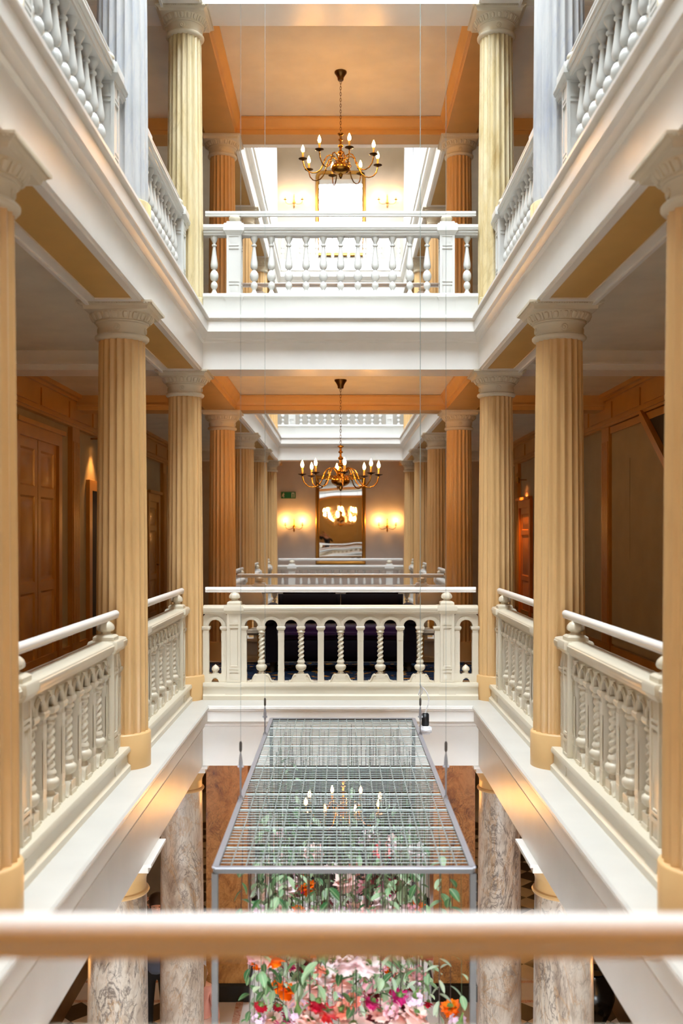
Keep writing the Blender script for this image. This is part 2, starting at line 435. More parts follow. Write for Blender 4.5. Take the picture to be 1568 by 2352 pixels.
struct('wall_right', MB().box(GX, GX+.2, BACK, END, GROUND, -.4, 'brownwall'))
struct('wall_back', MB().box(-GX, GX, END, END+.2, GROUND, 0, 'brownwall').box(-1.1, 1.1, END-.03, END, GROUND, GROUND+2.5, 'dark'))  # flat dark sheet stands for the shade of a doorway
# wall joinery: frieze, pilasters, skirting along both gallery walls
for sx, nm in ((-1, 'left'), (1, 'right')):
    for (zt, zc, zb), fl in zip(LV[1:], (0, 3.66)):
        b = MB()
        def wb(d0, d1, y0, y1, z0, z1, m='joinery'):
            x0, x1 = sorted((sx*(WX-d0), sx*(WX-d1))); b.box(x0, x1, y0, y1, z0, z1, m)
        wb(0, .05, BACK, END, zc-.36, zc-.08); wb(0, .09, BACK, END, zc-.39, zc-.355); wb(0, .07, BACK, END, zc-.42, zc-.39)
        wb(0, .08, BACK, END, zc-.085, zc-.05); wb(0, .13, BACK, END, zc-.05, zc)
        fr = struct('trim', b)
        y = 3.0
        while y < 20.5:
            x0, x1 = sorted((sx*(WX-.05), sx*(WX-.066)))
            ob('frieze_panel', MB().box(x0, x1, y, y+1.02, zc-.32, zc-.12, 'joinery'), fr); y += 1.16
        for yp in (12.58, 9.55, 15.5, 18.95):
            q = MB(); x0, x1 = sorted((sx*WX, sx*(WX-.06)))
            q.box(x0, x1, yp-.17, yp+.17, fl, zc-.42, 'joinery')
            x0, x1 = sorted((sx*(WX-.06), sx*(WX-.072)))
            for k in range(5): q.box(x0, x1, yp-.145+k*.062, yp-.145+k*.062+.04, fl+.25, zc-.6, 'joinery')
            struct('trim', q)
    x0, x1 = sorted((sx*WX, sx*(WX-.03)))
    struct('baseboard_'+nm, MB().box(x0, x1, BACK, END, 0, .22, 'joinery'))

# doors in the gallery walls, built facing -y and turned onto the wall
def door_leaf(wd, ht, m='joinery'):
    b = MB(); b.box(0, wd, .02, .05, 0, ht, m)
    st = .1; zs = [(.16, ht*.36), (ht*.40, ht*.76), (ht*.80, ht-.12)]
    b.box(0, st, 0, .02, 0, ht, m); b.box(wd-st, wd, 0, .02, 0, ht, m)
    edges = [0, .16, ht*.36, ht*.40, ht*.76, ht*.80, ht-.12, ht]
    for k in range(0, 8, 2): b.box(st, wd-st, 0, .02, edges[k], edges[k+1], m)
    return b, [(st, wd-st, a, c) for a, c in zs]
def door(num, sx, y0, leaves, wd, ht, z=0, m='joinery', handle=False, frame=.14):
    W = leaves*wd + (leaves-1)*.02
    b = MB()
    b.box(-frame, 0, -.035, .02, 0, ht+frame, m); b.box(W, W+frame, -.035, .02, 0, ht+frame, m)
    b.box(0, W, -.035, .02, ht, ht+frame, m); b.box(-frame-.04, W+frame+.04, -.075, .0, ht+frame, ht+frame+.05, m)
    # local -y faces the hall; left wall (sx=-1) faces +x
    rz = PI/2 if sx < 0 else -PI/2
    yy = y0 if sx < 0 else y0+W
    root = struct('door_%d' % num, b, loc=(sx*(WX-.02), yy, z), rot=(0, 0, rz))
    for k in range(leaves):
        lf, ps = door_leaf(wd, ht, m)
        l = ob('door_leaf', lf, root, (k*(wd+.02), 0, .01))
        for (xa, xb, za, zb_) in ps:
            ob('door_panel', MB().panel(xa, xb, za, zb_, .0, .016, .022, m, raised=.010), l)
        if handle:
            ob('door_handle', MB().tube([(wd-.06, .0, 1.05), (wd-.06, -.05, 1.05), (wd-.16, -.05, 1.05)], .01, 8, 'darkbrass'), l)
    return root
door(1, -1, 10.40, 2, .71, 2.66, frame=.13)
door(2, -1, 17.5, 1, .85, 2.2, handle=True)
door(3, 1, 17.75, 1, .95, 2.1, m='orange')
# doorway on the left wall beside the pilaster, its shade a flat dark sheet
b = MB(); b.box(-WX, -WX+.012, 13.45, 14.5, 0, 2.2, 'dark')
for (p, q, r, t) in ((13.30, 13.45, 0, 2.34), (14.5, 14.65, 0, 2.34), (13.45, 14.5, 2.2, 2.34)): b.box(-WX, -WX+.05, p, q, r, t, 'joinery')
struct('door_4', b)
# right wall: plain boarded bay with its rails and the raking string of a stair
b = MB(); b.box(WX-.03, WX, 10.0, 12.38, .25, 2.86, 'wall')
b.box(WX-.05, WX-.0, 10.0, 12.38, 2.86, 2.94, 'joinery')
b.box(WX-.034, WX-.03, 11.6, 11.615, 1.3, 2.5, 'wall').box(WX-.034, WX-.03, 11.1, 11.6, 1.3, 1.312, 'wall')
struct('trim', b)
b = MB()
b.add([(WX-.04, 10.95, 2.9), (WX-.04, 9.6, 2.9), (WX-.04, 9.6, 1.93)], [(0, 1, 2)], 'dark')  # flat dark triangle stands for the shade above the stair string
T = Matrix.Translation((WX-.06, 10.3, 2.43)) @ Matrix.Rotation(math.atan2(.97, 1.35), 4, 'X')
b.cbox(0, 0, 0, .08, 1.75, .09, 'joinery', T)
struct('trim', b)

# ---------------------------------------------------------------- columns
def fluted(h, r0, r1, m):
    nf, q = 20, 6; seg = nf*q
    def rf(r, a, z):
        t = (a/(2*PI)*nf) % 1.0
        if t < .14: return r
        u = (t-.14)/.86
        return r - r*.085*math.sin(PI*u)**.8
    prof = []
    for k in range(9):
        t = k/8; prof.append((r0+(r1-r0)*t**1.5, h*t))
    b = MB(); b.lathe(prof, seg, m, rf=rf); return b.mesh('shaft', 50)
EGGN = 20
def cap_parts(m, s=1.0):
    # returns necking, echinus, abacus meshes; z from 0 (shaft top) to .235
    n = MB(); n.lathe([(.155,-.005),(.176,.0),(.186,.012),(.186,.024),(.176,.034),(.162,.038),(.160,.045),(.162,.09),(.176,.108)], 40, m)
    ro = MB(); T = T_((.163, 0, .071)) @ Matrix.Rotation(PI/2, 4, 'Y')
    ro.lathe([(.024,-.004),(.024,.004),(.018,.007),(.016,.004),(.009,.004),(.006,.009),(0,.010)], 14, m, T)
    e = MB(); e.lathe([(.172,.108),(.182,.113),(.184,.122),(.178,.126),(.19,.135),(.212,.165),(.222,.178),(.205,.182)], 40, m)
    eg = MB()
    for k in range(EGGN):
        a = 2*PI*k/EGGN
        T = T_((.203*math.cos(a), .203*math.sin(a), .153)) @ Matrix.Rotation(a, 4, 'Z') @ Matrix.Rotation(.55, 4, 'Y')
        eg.lathe([(0,-.028),(.012,-.022),(.017,-.008),(.018,.008),(.014,.02),(0,.024)], 8, m, T @ Matrix.Diagonal((.8,1,1,1)))
        a += PI/EGGN
        T = T_((.2*math.cos(a), .2*math.sin(a), .151)) @ Matrix.Rotation(a, 4, 'Z') @ Matrix.Rotation(.55, 4, 'Y')
        eg.cbox(0, 0, 0, .02, .011, .048, m, T)
    ab = MB(); ab.sqlathe([(.205,.178),(.214,.182),(.218,.198),(.222,.205),(.236,.212),(.246,.219),(.252,.222),(.252,.235)], m)
    for sgn in range(4):
        Tz = Matrix.Rotation(sgn*PI/2, 4, 'Z')
        for k in range(27):
            ab.cbox(-.221+k*.017, -.247, .216, .009, .012, .006, m, Tz)
    return n.mesh('necking', 40), ro.mesh('rosette', 40), e.mesh('echinus', 40), eg.mesh('egg_and_dart', 40), ab.mesh('abacus', 30)
CAPS = cap_parts('stone')
def column(x, y, z, h, mat, label, bm=None, group=None):
    t = thing('column', label, 'column', (x, y, z), 0, group)
    bh = .24
    ob('base', cached(('base', bm or mat), lambda: MB().lathe([(.198,0),(.198,bh-.008),(.192,bh),(.178,bh+.004)], 48, bm or mat).mesh('base', 40)), t)
    hs = h-.235-bh
    ob('shaft', cached(('shaft', mat, round(hs, 3)), lambda: fluted(hs, .18, .159, mat)), t, (0,0,bh))
    zc = h-.235
    n, ro, e, eg, ab = CAPS
    nk = ob('necking', n, t, (0,0,zc)); [ob('rosette', ro, nk, rot=(0,0,k*PI/2)) for k in range(4)]
    ec = ob('echinus', e, t, (0,0,zc)); ob('egg_and_dart', eg, ec)['kind'] = 'stuff'
    ob('abacus', ab, t, (0,0,zc)); return t
ORD = ['first', 'second', 'third', 'fourth']
SIDE = {-1: 'left', 1: 'right'}
for sx in (-1, 1):
    for i, y in enumerate(A1):
        column(sx*CX, y, 0, 3.18, 'tan', 'tan fluted middle gallery column, %s from the camera in the %s row' % (ORD[i], SIDE[sx]), group='tan columns of the front atrium')
        m = 'marbleY' if i == 3 else 'marbleW'
        column(sx*CX, y, 3.66, 3.01, m, ('yellow veined marble column' if i == 3 else 'pale white marble column') + ' of the upper gallery, %s from the camera on the %s' % (ORD[i], SIDE[sx]), bm='marbleY', group='marble columns of the upper gallery')
    for i, y in enumerate(A2):
        column(sx*CX, y, 0, 3.18, 'tan', ('orange lit fluted column past the sofa on the %s' % SIDE[sx] if i == 0 else 'tan rear atrium column, %s behind the orange lit one on the %s' % (['', 'next', 'second', 'third'][i], SIDE[sx])), group='columns of the rear atrium')
        column(sx*CX, y, 3.66, 3.01, 'tan', ('orange lit upper gallery column to the %s of the upper chandelier' % SIDE[sx] if i == 0 else 'upper rear atrium column, %s behind the orange lit one on the %s' % (['', 'next', 'second', 'third'][i], SIDE[sx])), group='upper columns of the rear atrium')
        if i: column(sx*CX, y, 7.16, 3.01, 'marbleW', 'white marble column on the rear top storey, %s in the %s row' % (ORD[i], SIDE[sx]), bm='marbleY', group='top storey columns')
# ground floor: smooth marble columns and brown piers
def ground_column(x, y, label):
    t = thing('marble_column', label, 'column', (x, y, GROUND), 0, 'ground floor marble columns'); H = -.60-GROUND
    ob('base', cached('gbase', lambda: MB().lathe([(.25,0),(.25,.2),(.235,.222),(.215,.225)], 48, 'black').mesh('base', 40)), t)
    ob('shaft', cached('gshaft', lambda: MB().lathe([(.213,.22),(.212,1.2),(.208,2.4),(.198,H-.28)], 56, 'marble0').mesh('shaft', 40)), t)
    ob('capital', cached('gcap', lambda: MB().lathe([(.19,H-.285),(.212,H-.28),(.218,H-.268),(.212,H-.256),(.196,H-.25),(.196,H-.19),(.2,H-.17),(.24,H-.09),(.25,H-.075),(.25,H-.065)], 48, 'tan').mesh('capital', 40)), t)
    ob('abacus', cached('gaba', lambda: MB().sqlathe([(.245,H-.07),(.262,H-.066),(.262,H-.03),(.285,H-.022),(.285,H)], 'white').mesh('abacus', 30)), t)
GXC = 1.55
for sx in (-1, 1):
    for i, y in enumerate(A1):
        ground_column(sx*GXC, y, 'veined marble column under the ledge, %s from the camera in the %s row' % (ORD[i], SIDE[sx]))
    for i, y in enumerate(A2[1:]):
        ground_column(sx*GXC, y, 'black based marble column behind the flowers, %s beyond the %s brown pier' % (['next', 'second', 'third'][i], SIDE[sx]))
    t = thing('marble_pier', 'square brown marble pier behind the flower frame on the %s' % SIDE[sx], 'pier', (sx*1.43, 12.8, GROUND), 0, 'brown marble piers')
    H = -.6-GROUND
    ob('base', cached('pbase', lambda: MB().sqlathe([(.29,0),(.29,.2),(.27,.226)], 'black').mesh('base', 30)), t)
    ob('shaft', cached('pshaft', lambda: MB().sqlathe([(.262,.22),(.262,H-.16)], 'pier').mesh('shaft', 30)), t)
    ob('capital', cached('pcap', lambda: MB().sqlathe([(.262,H-.165),(.275,H-.155),(.275,H-.12),(.262,H-.11),(.285,H-.05),(.3,H-.04),(.3,H)], 'tan').mesh('capital', 30)), t)

# ---------------------------------------------------------------- balustrades
def square_post():
    b = MB()
    b.cbox(0,0,.045,.062,.062,.09,'cream'); b.cbox(0,0,.104,.0575,.0575,.03,'cream')
    b.cbox(0,0,.285,.050,.050,.34,'cream')
    for s in (-1, 1):   # stiles leave a narrow slot on each face
        for k in range(4):
            T = Matrix.Rotation(k*PI/2, 4, 'Z')
            b.box(s*.029 if s < 0 else .009, -.009 if s < 0 else .029, -.029, -.024, .115, .455, 'cream', T)
    b.cbox(0,0,.43,.0604,.0604,.05,'cream'); b.cbox(0,0,.132,.0604,.0604,.03,'cream')
    b.cbox(0,-.026,.27,.012,.012,.012,'cream'); b.cbox(0,.026,.27,.012,.012,.012,'cream')
    b.cbox(0,0,.465,.062,.062,.022,'cream'); b.cbox(0,0,.49,.056,.056,.032,'cream')
    b.sqlathe([(.030,.503),(.038,.512),(.043,.522),(.043,.536),(.038,.543)],'cream')
    return b.mesh('square_baluster', 30)
def twist_post():
    b = MB()
    b.cbox(0,0,.012,.098,.085,.024,'cream'); b.cbox(0,0,.05,.086,.076,.056,'cream')
    b.lathe([(.03,.078),(.03,.092),(.024,.1),(.024,.106),(.036,.112),(.049,.126),(.0535,.143),(.053,.156),(.044,.166),(.034,.17),(.034,.186),(.038,.19),(.038,.2),(.032,.208),(.03,.214)], 18, 'cream')
    z0, z1 = .212, .458; prof = [(.0255, z0+(z1-z0)*k/44) for k in range(45)]
    b.lathe(prof, 14, 'cream', rf=lambda r, a, z: r*(1+.24*math.cos(2*a - 2*PI*(z-z0)/.043)))
    b.lathe([(.028,.452),(.031,.46),(.027,.468),(.027,.474),(.038,.48),(.04,.49),(.034,.5),(.03,.505)], 18, 'cream')
    b.sqlathe([(.030,.503),(.038,.512),(.043,.522),(.043,.536),(.038,.543)],'cream')
    return b.mesh('twisted_baluster', 40)
def arch_mesh(p):
    # unit of an arcade: spandrel plate with half-round hole, raised ring, keystone; z=0 at springing, top .12
    b = MB(); ri, h, hp = .0633, .122, p/2; n = 14
    pts = [(ri*math.cos(PI*k/n), ri*math.sin(PI*k/n)) for k in range(n+1)]
    out = []
    for k in range(n+1):
        a = PI*k/n; c, s_ = math.cos(a), math.sin(a)
        q = min(hp/abs(c) if abs(c) > 1e-6 else 9, h/s_ if s_ > 1e-6 else 9); out.append((c*q, s_*q))
    for y0, y1, inner, outer in ((-.022, .022, pts, out),):
        vs = [(x, y0, z) for x, z in inner] + [(x, y0, z) for x, z in outer] + [(x, y1, z) for x, z in inner] + [(x, y1, z) for x, z in outer]
        m = n+1; fs = []
        for k in range(n):
            fs += [(k, k+1, m+k+1, m+k), (2*m+k, 3*m+k, 3*m+k+1, 2*m+k+1), (k, 2*m+k, 2*m+k+1, k+1), (m+k, m+k+1, 3*m+k+1, 3*m+k)]
        b.add(vs, fs, 'cream')
    ro = min(.100, hp+.004)
    for rin, rout, dep in ((ri, ro, .034), (ri+.008, ro-.012, .040)):
        vs, fs = [], []
        for y in (-dep, dep):
            vs += [(min(max(r*math.cos(PI*k/n), -hp), hp), y, r*math.sin(PI*k/n)) for r in (rin, rout) for k in range(n+1)]
        m = n+1
        for k in range(n):
            fs += [(k, k+1, m+k+1, m+k), (2*m+k, 3*m+k, 3*m+k+1, 2*m+k+1), (k, 2*m+k, 2*m+k+1, k+1), (m+k, m+k+1, 3*m+k+1, 3*m+k)]
        b.add(vs, fs, 'cream')
    b.cbox(0, 0, ri+.018, .03, .094, .03, 'cream')
    return b.mesh('arch', 30)
def scroll_mesh():
    b = MB(); top = [(.043,.072),(.055,.078),(.068,.072),(.078,.055),(.085,.035),(.094,.02),(.105,.012),(.112,.016),(.118,.010)]
    poly = [(.043,0)] + [(.118,0)] + top[::-1]
    b.prism(poly, -.03, .03, 'cream')
    b.tube([(x, -.03, z-.008) for x, z in top], .006, 6, 'cream'); b.tube([(x, .03, z-.008) for x, z in top], .006, 6, 'cream')
    return b.mesh('scroll_bracket', 40)
def bud_mesh():
    b = MB(); n = 10
    # block with a round-headed hole, bud on top
    r = .035; pts = [(r*math.cos(PI*k/n), .004+r*math.sin(PI*k/n)) for k in range(n+1)]
    b.box(-.12, -r, -.03, .03, 0, .078, 'cream'); b.box(r, .12, -.03, .03, 0, .078, 'cream'); b.box(-r, r, -.03, .03, .045, .078, 'cream')
    for sg in (-1, 1):
        for k in range(n//2):
            a, c = pts[k], pts[k+1]
            b.prism([(sg*a[0], a[1]), (sg*c[0], c[1]), (sg*r, .046)] if sg > 0 else [(sg*a[0], a[1]), (sg*r, .046), (sg*c[0], c[1])], -.03, .03, 'cream')
    b.lathe([(.034,.078),(.034,.084),(.026,.088),(.024,.1),(.026,.108),(.036,.115),(.039,.125),(.035,.14),(.022,.155),(.008,.166),(0,.172)], 16, 'cream')
    return b.mesh('bud_block', 40)
def newel_mesh():
    b = MB(); hw = .068
    b.sqlathe([(.098,0),(.098,.045),(.085,.05),(.078,.10),(.084,.118),(.096,.13),(.096,.150),(.090,.168),(hw,.170)], 'cream')
    b.cbox(0,0,.505,.120,.120,.68,'cream')
    z0, z1 = .172, .845
    for k in range(4):
        T = Matrix.Rotation(k*PI/2, 4, 'Z'); q = MB()
        ho = hw if k % 2 == 0 else .0575
        q.box(-ho, -.045, -hw, -.058, z0, z1, 'cream'); q.box(.045, ho, -hw, -.058, z0, z1, 'cream')
        for a, c in ((z0, .19), (.265, .285), (.30, .315), (.70, .715), (.73, .745), (.825, z1)): q.box(-.045, .045, -hw, -.058, a, c, 'cream')
        for zc in (.228, .785): q.add([(-.036,-.06,zc-.036),(.036,-.06,zc-.036),(.036,-.06,zc+.036),(-.036,-.06,zc+.036),(0,-hw-.002,zc)], [(0,1,4),(1,2,4),(2,3,4),(3,0,4)], 'cream')
        q.panel(-.036, .036, .325, .69, -.066, .01, .008, 'cream')
        b.add(q.v, q.f, 'cream', T)
    b.sqlathe([(.07,.835),(.084,.85),(.090,.862),(.096,.868),(.096,.905),(.09,.917),(.068,.918),(.068,.942),(.06,.950),(.052,.955)], 'cream')
    return b.mesh('newel_post', 30)
def finial_mesh(round_=False):
    b = MB()
    b.lathe([(.05,.95),(.05,.958),(.032,.964),(.032,.974),(.046,.98),(.056,.988),(.058,1.0),(.052,1.018),(.038,1.033),(.02,1.044),(0,1.05)] if not round_ else
            [(.05,.985),(.046,.99),(.03,.995),(.03,1.0),(.045,1.008),(.055,1.02),(.057,1.035),(.05,1.05),(.036,1.06),(0,1.068)], 16 if round_ else 8, 'cream', T_((0,0,0),(0,0,PI/8)))
    return b.mesh('finial', 50 if round_ else 28)
def rail_prof(w, z0, z1): # moulded top rail section
    t = z1-z0
    return [(-w*.72, z0-.02), (w*.72, z0-.02), (w*.78, z0-.004), (w*.93, z0), (w*.95, z0+t*.22), (w, z0+t*.3), (w, z0+t*.62), (w*.93, z0+t*.7), (w*.92, z0+t*.8), (w*.8, z0+t*.93), (w*.4, z1), (-w*.4, z1),
            (-w*.8, z0+t*.93), (-w*.92, z0+t*.8), (-w*.93, z0+t*.7), (-w, z0+t*.62), (-w, z0+t*.3), (-w*.95, z0+t*.22), (-w*.93, z0), (-w*.78, z0-.004)]
def plinth_prof(h):
    r = [(.100,0),(.100,.042),(.088,.05),(.078,.06),(.076,h-.06),(.082,h-.046),(.096,h-.034),(.098,h-.018),(.090,h)]
    return [(w_, z) for w_, z in r] + [(-w_, z) for w_, z in reversed(r)]
def hand_rail(L, m='soft'):
    b = MB(); b.tube([(-L/2,0,1.069),(L/2,0,1.069)], .0245, 20, m); b.box(-L/2, L/2, -.019, .019, 1.042, 1.056, m); return b.mesh('handrail', 40)
def arcade_balustrade(x, y, z, L, rz, label, group, detail=True):
    t = thing('balustrade', label, 'balustrade', (x, y, z), rz, group)
    E = L/2-.187; nw = L/2-.485
    ob('handrail', cached(('hrw', L), lambda: hand_rail(L-.40, 'white')), t)
    ob('plinth', cached(('pl', L), lambda: MB().extr(plinth_prof(.168), -E, E, 'cream').mesh('plinth', 40)), t)
    ob('top_rail', cached(('tr', L), lambda: MB().extr(rail_prof(.078, .853, .917), -E, E, 'cream').mesh('top_rail', 40)), t)
    for s in (-1, 1):
        nn = ob('newel_post', cached('newel', newel_mesh), t, (s*nw,0,0)); ob('finial', cached('fin', finial_mesh), nn)
    gap = 2*nw-.136; p = gap/10
    am = cached(('arch', round(p, 3)), lambda: arch_mesh(p))
    for k in range(10): ob('arch', am, t, (-gap/2+(k+.5)*p, 0, .711))
    for k in range(11):
        xx = -gap/2+k*p
        if k in (0, 10):
            ob('square_baluster', cached('sq', square_post), t, (xx+(.022 if k == 0 else -.022), 0, .168)); continue
        if k % 2:
            o = ob('twisted_baluster', cached('tw', twist_post), t, (xx, 0, .168))
            for s in (-1, 1): ob('scroll_bracket', cached('scr', scroll_mesh), o, rot=(0,0,0 if s > 0 else PI), scale=(p/.191,1,1))
        else: ob('square_baluster', cached('sq', square_post), t, (xx, 0, .168))
    for s in (-1, 1):
        xc = s*(L/2-.298)
        ob('arch', cached(('arch', .236), lambda: arch_mesh(.236)), t, (xc, 0, .711))
        for d in (-.09, .09): ob('square_baluster', cached('sq', square_post), t, (xc+d, 0, .168))
        ob('bud_block', cached('bud', bud_mesh), t, (xc, 0, .166))
    return t
def turned_mesh():
    pr = [(.034,0),(.034,.02),(.026,.03),(.018,.05),(.02,.062),(.028,.072),(.034,.088),(.034,.104),(.028,.12),(.019,.132),(.019,.14),(.03,.148),(.041,.168),(.043,.19),(.04,.21),(.028,.234),(.017,.245),(.017,.252),(.03,.262),(.036,.278),(.037,.30),(.031,.34),(.024,.39),(.018,.44),(.0145,.475),(.024,.48),(.026,.487),(.024,.495),(.015,.5),(.016,.51),(.022,.525),(.033,.545),(.036,.555),(.036,.578)]
    return MB().lathe(pr, 16, 'soft').mesh('turned_baluster', 45)
def newel2_mesh():
    b = MB(); b.sqlathe([(.098,0),(.098,.05),(.085,.06),(.08,.21),(.092,.235),(.1,.245),(.1,.27),(.07,.282)], 'soft')
    hw = .072; z0, z1 = .28, .86
    b.cbox(0,0,.57,.128,.128,.6,'soft')
    for k in range(4):
        T = Matrix.Rotation(k*PI/2, 4, 'Z'); q = MB()
        ho = hw if k % 2 == 0 else .0615
        q.box(-ho, -.048, -hw, -.062, z0, z1, 'soft'); q.box(.048, ho, -hw, -.062, z0, z1, 'soft')
        for a, c in ((z0, .295), (.37, .385), (.40, .42), (.72, .735), (.75, .765), (.84, z1)): q.box(-.048, .048, -hw, -.062, a, c, 'soft')
        for zc in (.332, .802): q.add([(-.036,-.064,zc-.034),(.036,-.064,zc-.034),(.036,-.064,zc+.034),(-.036,-.064,zc+.034),(0,-hw-.002,zc)], [(0,1,4),(1,2,4),(2,3,4),(3,0,4)], 'soft')
        b.add(q.v, q.f, 'soft', T)
    b.sqlathe([(.076,.855),(.084,.87),(.092,.88),(.1,.89),(.1,.945),(.092,.962),(.074,.965),(.07,.985),(.052,.992)], 'soft')
    return b.mesh('newel_post', 30)
def turned_balustrade(x, y, z, L, rz, label, group):
    t = thing('balustrade', label, 'balustrade', (x, y, z), rz, group)
    E = L/2-.187; nw = L/2-.485; n = 11 if L > 2.9 else 10
    ob('handrail', cached(('hr', L), lambda: hand_rail(L-.40)), t, (0,0,.012))
    ob('plinth', cached(('pl2', L), lambda: MB().extr(plinth_prof(.282), -E, E, 'soft').mesh('plinth', 40)), t)
    ob('top_rail', cached(('tr2', L), lambda: MB().extr(rail_prof(.082, .905, .962), -E, E, 'soft').extr(rail_prof(.066, .876, .9), -E, E, 'soft').mesh('top_rail', 40)), t)
    for s in (-1, 1):
        nn = ob('newel_post', cached('newel2', newel2_mesh), t, (s*nw,0,0)); ob('finial', cached('fin2', lambda: finial_mesh(True)), nn)
    gap = 2*nw-.144; p = gap/(n+.4)
    for k in range(n): ob('turned_baluster', cached('tb', turned_mesh), t, (-gap/2+p*.7+k*p, 0, .281))
    for s in (-1, 1): ob('turned_baluster', cached('tb', turned_mesh), t, (s*(L/2-.285), 0, .281))
    return t
LX = 2*CX
G1, G2 = 'arcaded cream balustrades of the front atrium', 'turned white balustrades of the upper gallery'
arcade_balustrade(0, 9.73, 0, LX, 0, 'cream balustrade of arches and twisted posts in front of the purple sofa', G1)
arcade_balustrade(0, 1.33, 0, LX, 0, 'blurred white handrail and balustrade crossing close in front of the camera', G1)
turned_balustrade(0, 9.73, 3.66, LX, 0, 'white turned balustrade at the upper gallery end, below the upper chandelier', G2)
turned_balustrade(0, 1.33, 3.66, LX, 0, 'white turned balustrade of the upper gallery over the camera', G2)
bay = ['beside the camera', 'between first seen and second column', 'between second and far corner column']
for sx in (-1, 1):
    for i in range(3):
        ym = (A1[i]+A1[i+1])/2
        arcade_balustrade(sx*CX, ym, 0, 2.8, PI/2, 'cream arcaded balustrade along the %s ledge, %s' % (SIDE[sx], bay[i]), G1)
        turned_balustrade(sx*CX, ym, 3.66, 2.8, PI/2, 'white turned balustrade high on the %s upper gallery, %s' % (SIDE[sx], bay[i]), G2)
G3 = 'balustrades of the rear atrium'
turned_balustrade(0, 12.75, 0, LX, 0, 'shaded balustrade directly behind the sofa', G3)
turned_balustrade(0, 21.2, 0, LX, 0, 'small far white balustrade below the tall dim mirror', G3)
turned_balustrade(0, 12.5, 3.66, LX, 0, 'dark railed balustrade seen through the upper gallery balusters', G3)
turned_balustrade(0, 21.2, 3.66, LX, 0, 'far white balustrade above the lower chandelier', G3)
turned_balustrade(0, 21.2, 7.16, LX, 0, 'bright far balustrade below the overexposed top mirror', G3)
for sx in (-1, 1):
    for i in range(3):
        ym = (A2[i]+A2[i+1])/2
        turned_balustrade(sx*CX, ym, 0, 2.8, PI/2, '%s side balustrade of the rear atrium, %s span beyond the sofa' % (SIDE[sx], ORD[i]), G3)

# ---------------------------------------------------------------- lamps
def bulb_mesh(m='bulb'):
    return MB().lathe([(.006,0),(.013,.006),(.0185,.022),(.0185,.036),(.012,.058),(.005,.074),(0,.085)], 10, m).mesh('bulb', 60)
def candle_mesh(): return MB().lathe([(.011,0),(.011,.07),(.009,.075)], 10, 'candle').mesh('candle_sleeve', 40)
def pan_mesh(): return MB().lathe([(.006,-.02),(.012,-.012),(.03,-.006),(.048,.002),(.05,.006),(.03,.0),(.014,.004),(.012,.012)], 18, 'darkbrass').mesh('drip_pan', 40)
def arm_mesh():
    k = [(.035,.06),(.05,.10),(.08,.135),(.12,.145),(.16,.125),(.185,.08),(.205,.02),(.235,-.035),(.28,-.07),(.33,-.078),(.38,-.06),(.42,-.015),(.435,.04),(.437,.058)]
    b = MB(); b.tube([(r, 0, z) for r, z in k], [.0075]*5+[.007]*9, 8, 'brass')
    s = [(.05,.02),(.08,.05),(.11,.055),(.125,.035),(.115,.015),(.098,.02)]
    b.tube([(r, 0, z) for r, z in s], .0045, 6, 'brass')
    for rr, zz in ((.185,.08),(.205,.02)): b.lathe([(.004,-.012),(.013,-.004),(.013,.004),(.004,.012)], 8, 'brass', T_((rr,0,zz)))
    return b.mesh('arm', 50)
def chandelier(x, y, ztop, zc, label, spin, bm='bulb'):
    t = thing('chandelier', label, 'chandelier', (x, y, ztop), 0, 'brass chandeliers')
    d = zc-ztop   # globe centre below the ceiling
    ob('canopy', cached('canopy', lambda: MB().lathe([(0,-.10),(.028,-.10),(.034,-.09),(.034,-.075),(.045,-.05),(.058,-.03),(.07,-.015),(.07,0)], 20, 'darkbrass').mesh('canopy', 40)), t)
    ch = MB(); z = -.10; k = 0
    while z > d+.41:
        T = T_((0,0,z-.02), (0,0,(k % 2)*PI/2))
        ch.tube([(.009*math.cos(a), 0, .021*math.sin(a)) for a in [2*PI*i/10 for i in range(11)]], .0027, 5, 'darkbrass', T); z -= .033; k += 1
    ob('chain', ch, t)
    st = [(.018,-.1),(.03,-.06),(.03,.08),(.022,.10),(.034,.11),(.034,.125),(.018,.135),(.016,.16),(.034,.17),(.038,.182),(.03,.195),(.014,.205),(.013,.235),(.028,.245),(.032,.258),(.022,.27),(.012,.28),(.012,.31),(.026,.32),(.026,.33),(.012,.345),(.014,.37),(.034,.385),(.036,.395),(.02,.40),(.006,.41)]
    ob('stem', cached('cstem', lambda: MB().lathe(st, 16, 'brass').mesh('stem', 40)), t, (0,0,d))
    ob('globe', cached('cglobe', lambda: MB().lathe([(0,-.075)]+[(.108*math.cos(a), .07*math.sin(a)) for a in [-PI/2+PI*i/12 for i in range(1,12)]]+[(0,.072)], 28, 'brass').mesh('globe', 60)), t, (0,0,d))
    ob('drop_finial', cached('cdrop', lambda: MB().lathe([(0,-.12),(.01,-.115),(.014,-.102),(.008,-.09),(.012,-.082),(.02,-.07)], 12, 'darkbrass').mesh('drop_finial', 40)), t, (0,0,d))
    for k in range(8):
        a = spin + k*PI/4
        ar = ob('arm', cached('carm', arm_mesh), t, (0,0,d), (0,0,a))
        ob('drip_pan', cached('pan', pan_mesh), ar, (.437,0,.068)); ob('candle_sleeve', cached('cnd', candle_mesh), ar, (.437,0,.074)); ob('bulb', cached(('blb', bm), lambda: bulb_mesh(bm)), ar, (.437,0,.148))
    return t
chandelier(0, 11.35, 6.88, 5.78, 'brass eight arm chandelier hanging over the upper gallery end', .22)
chandelier(0, 11.35, 3.37, 2.22, 'brass eight arm chandelier hanging above the purple sofa', .10)
chandelier(0.03, 11.2, -.42, -1.55, 'brass chandelier glowing under the wire mesh on the ground floor', .3)
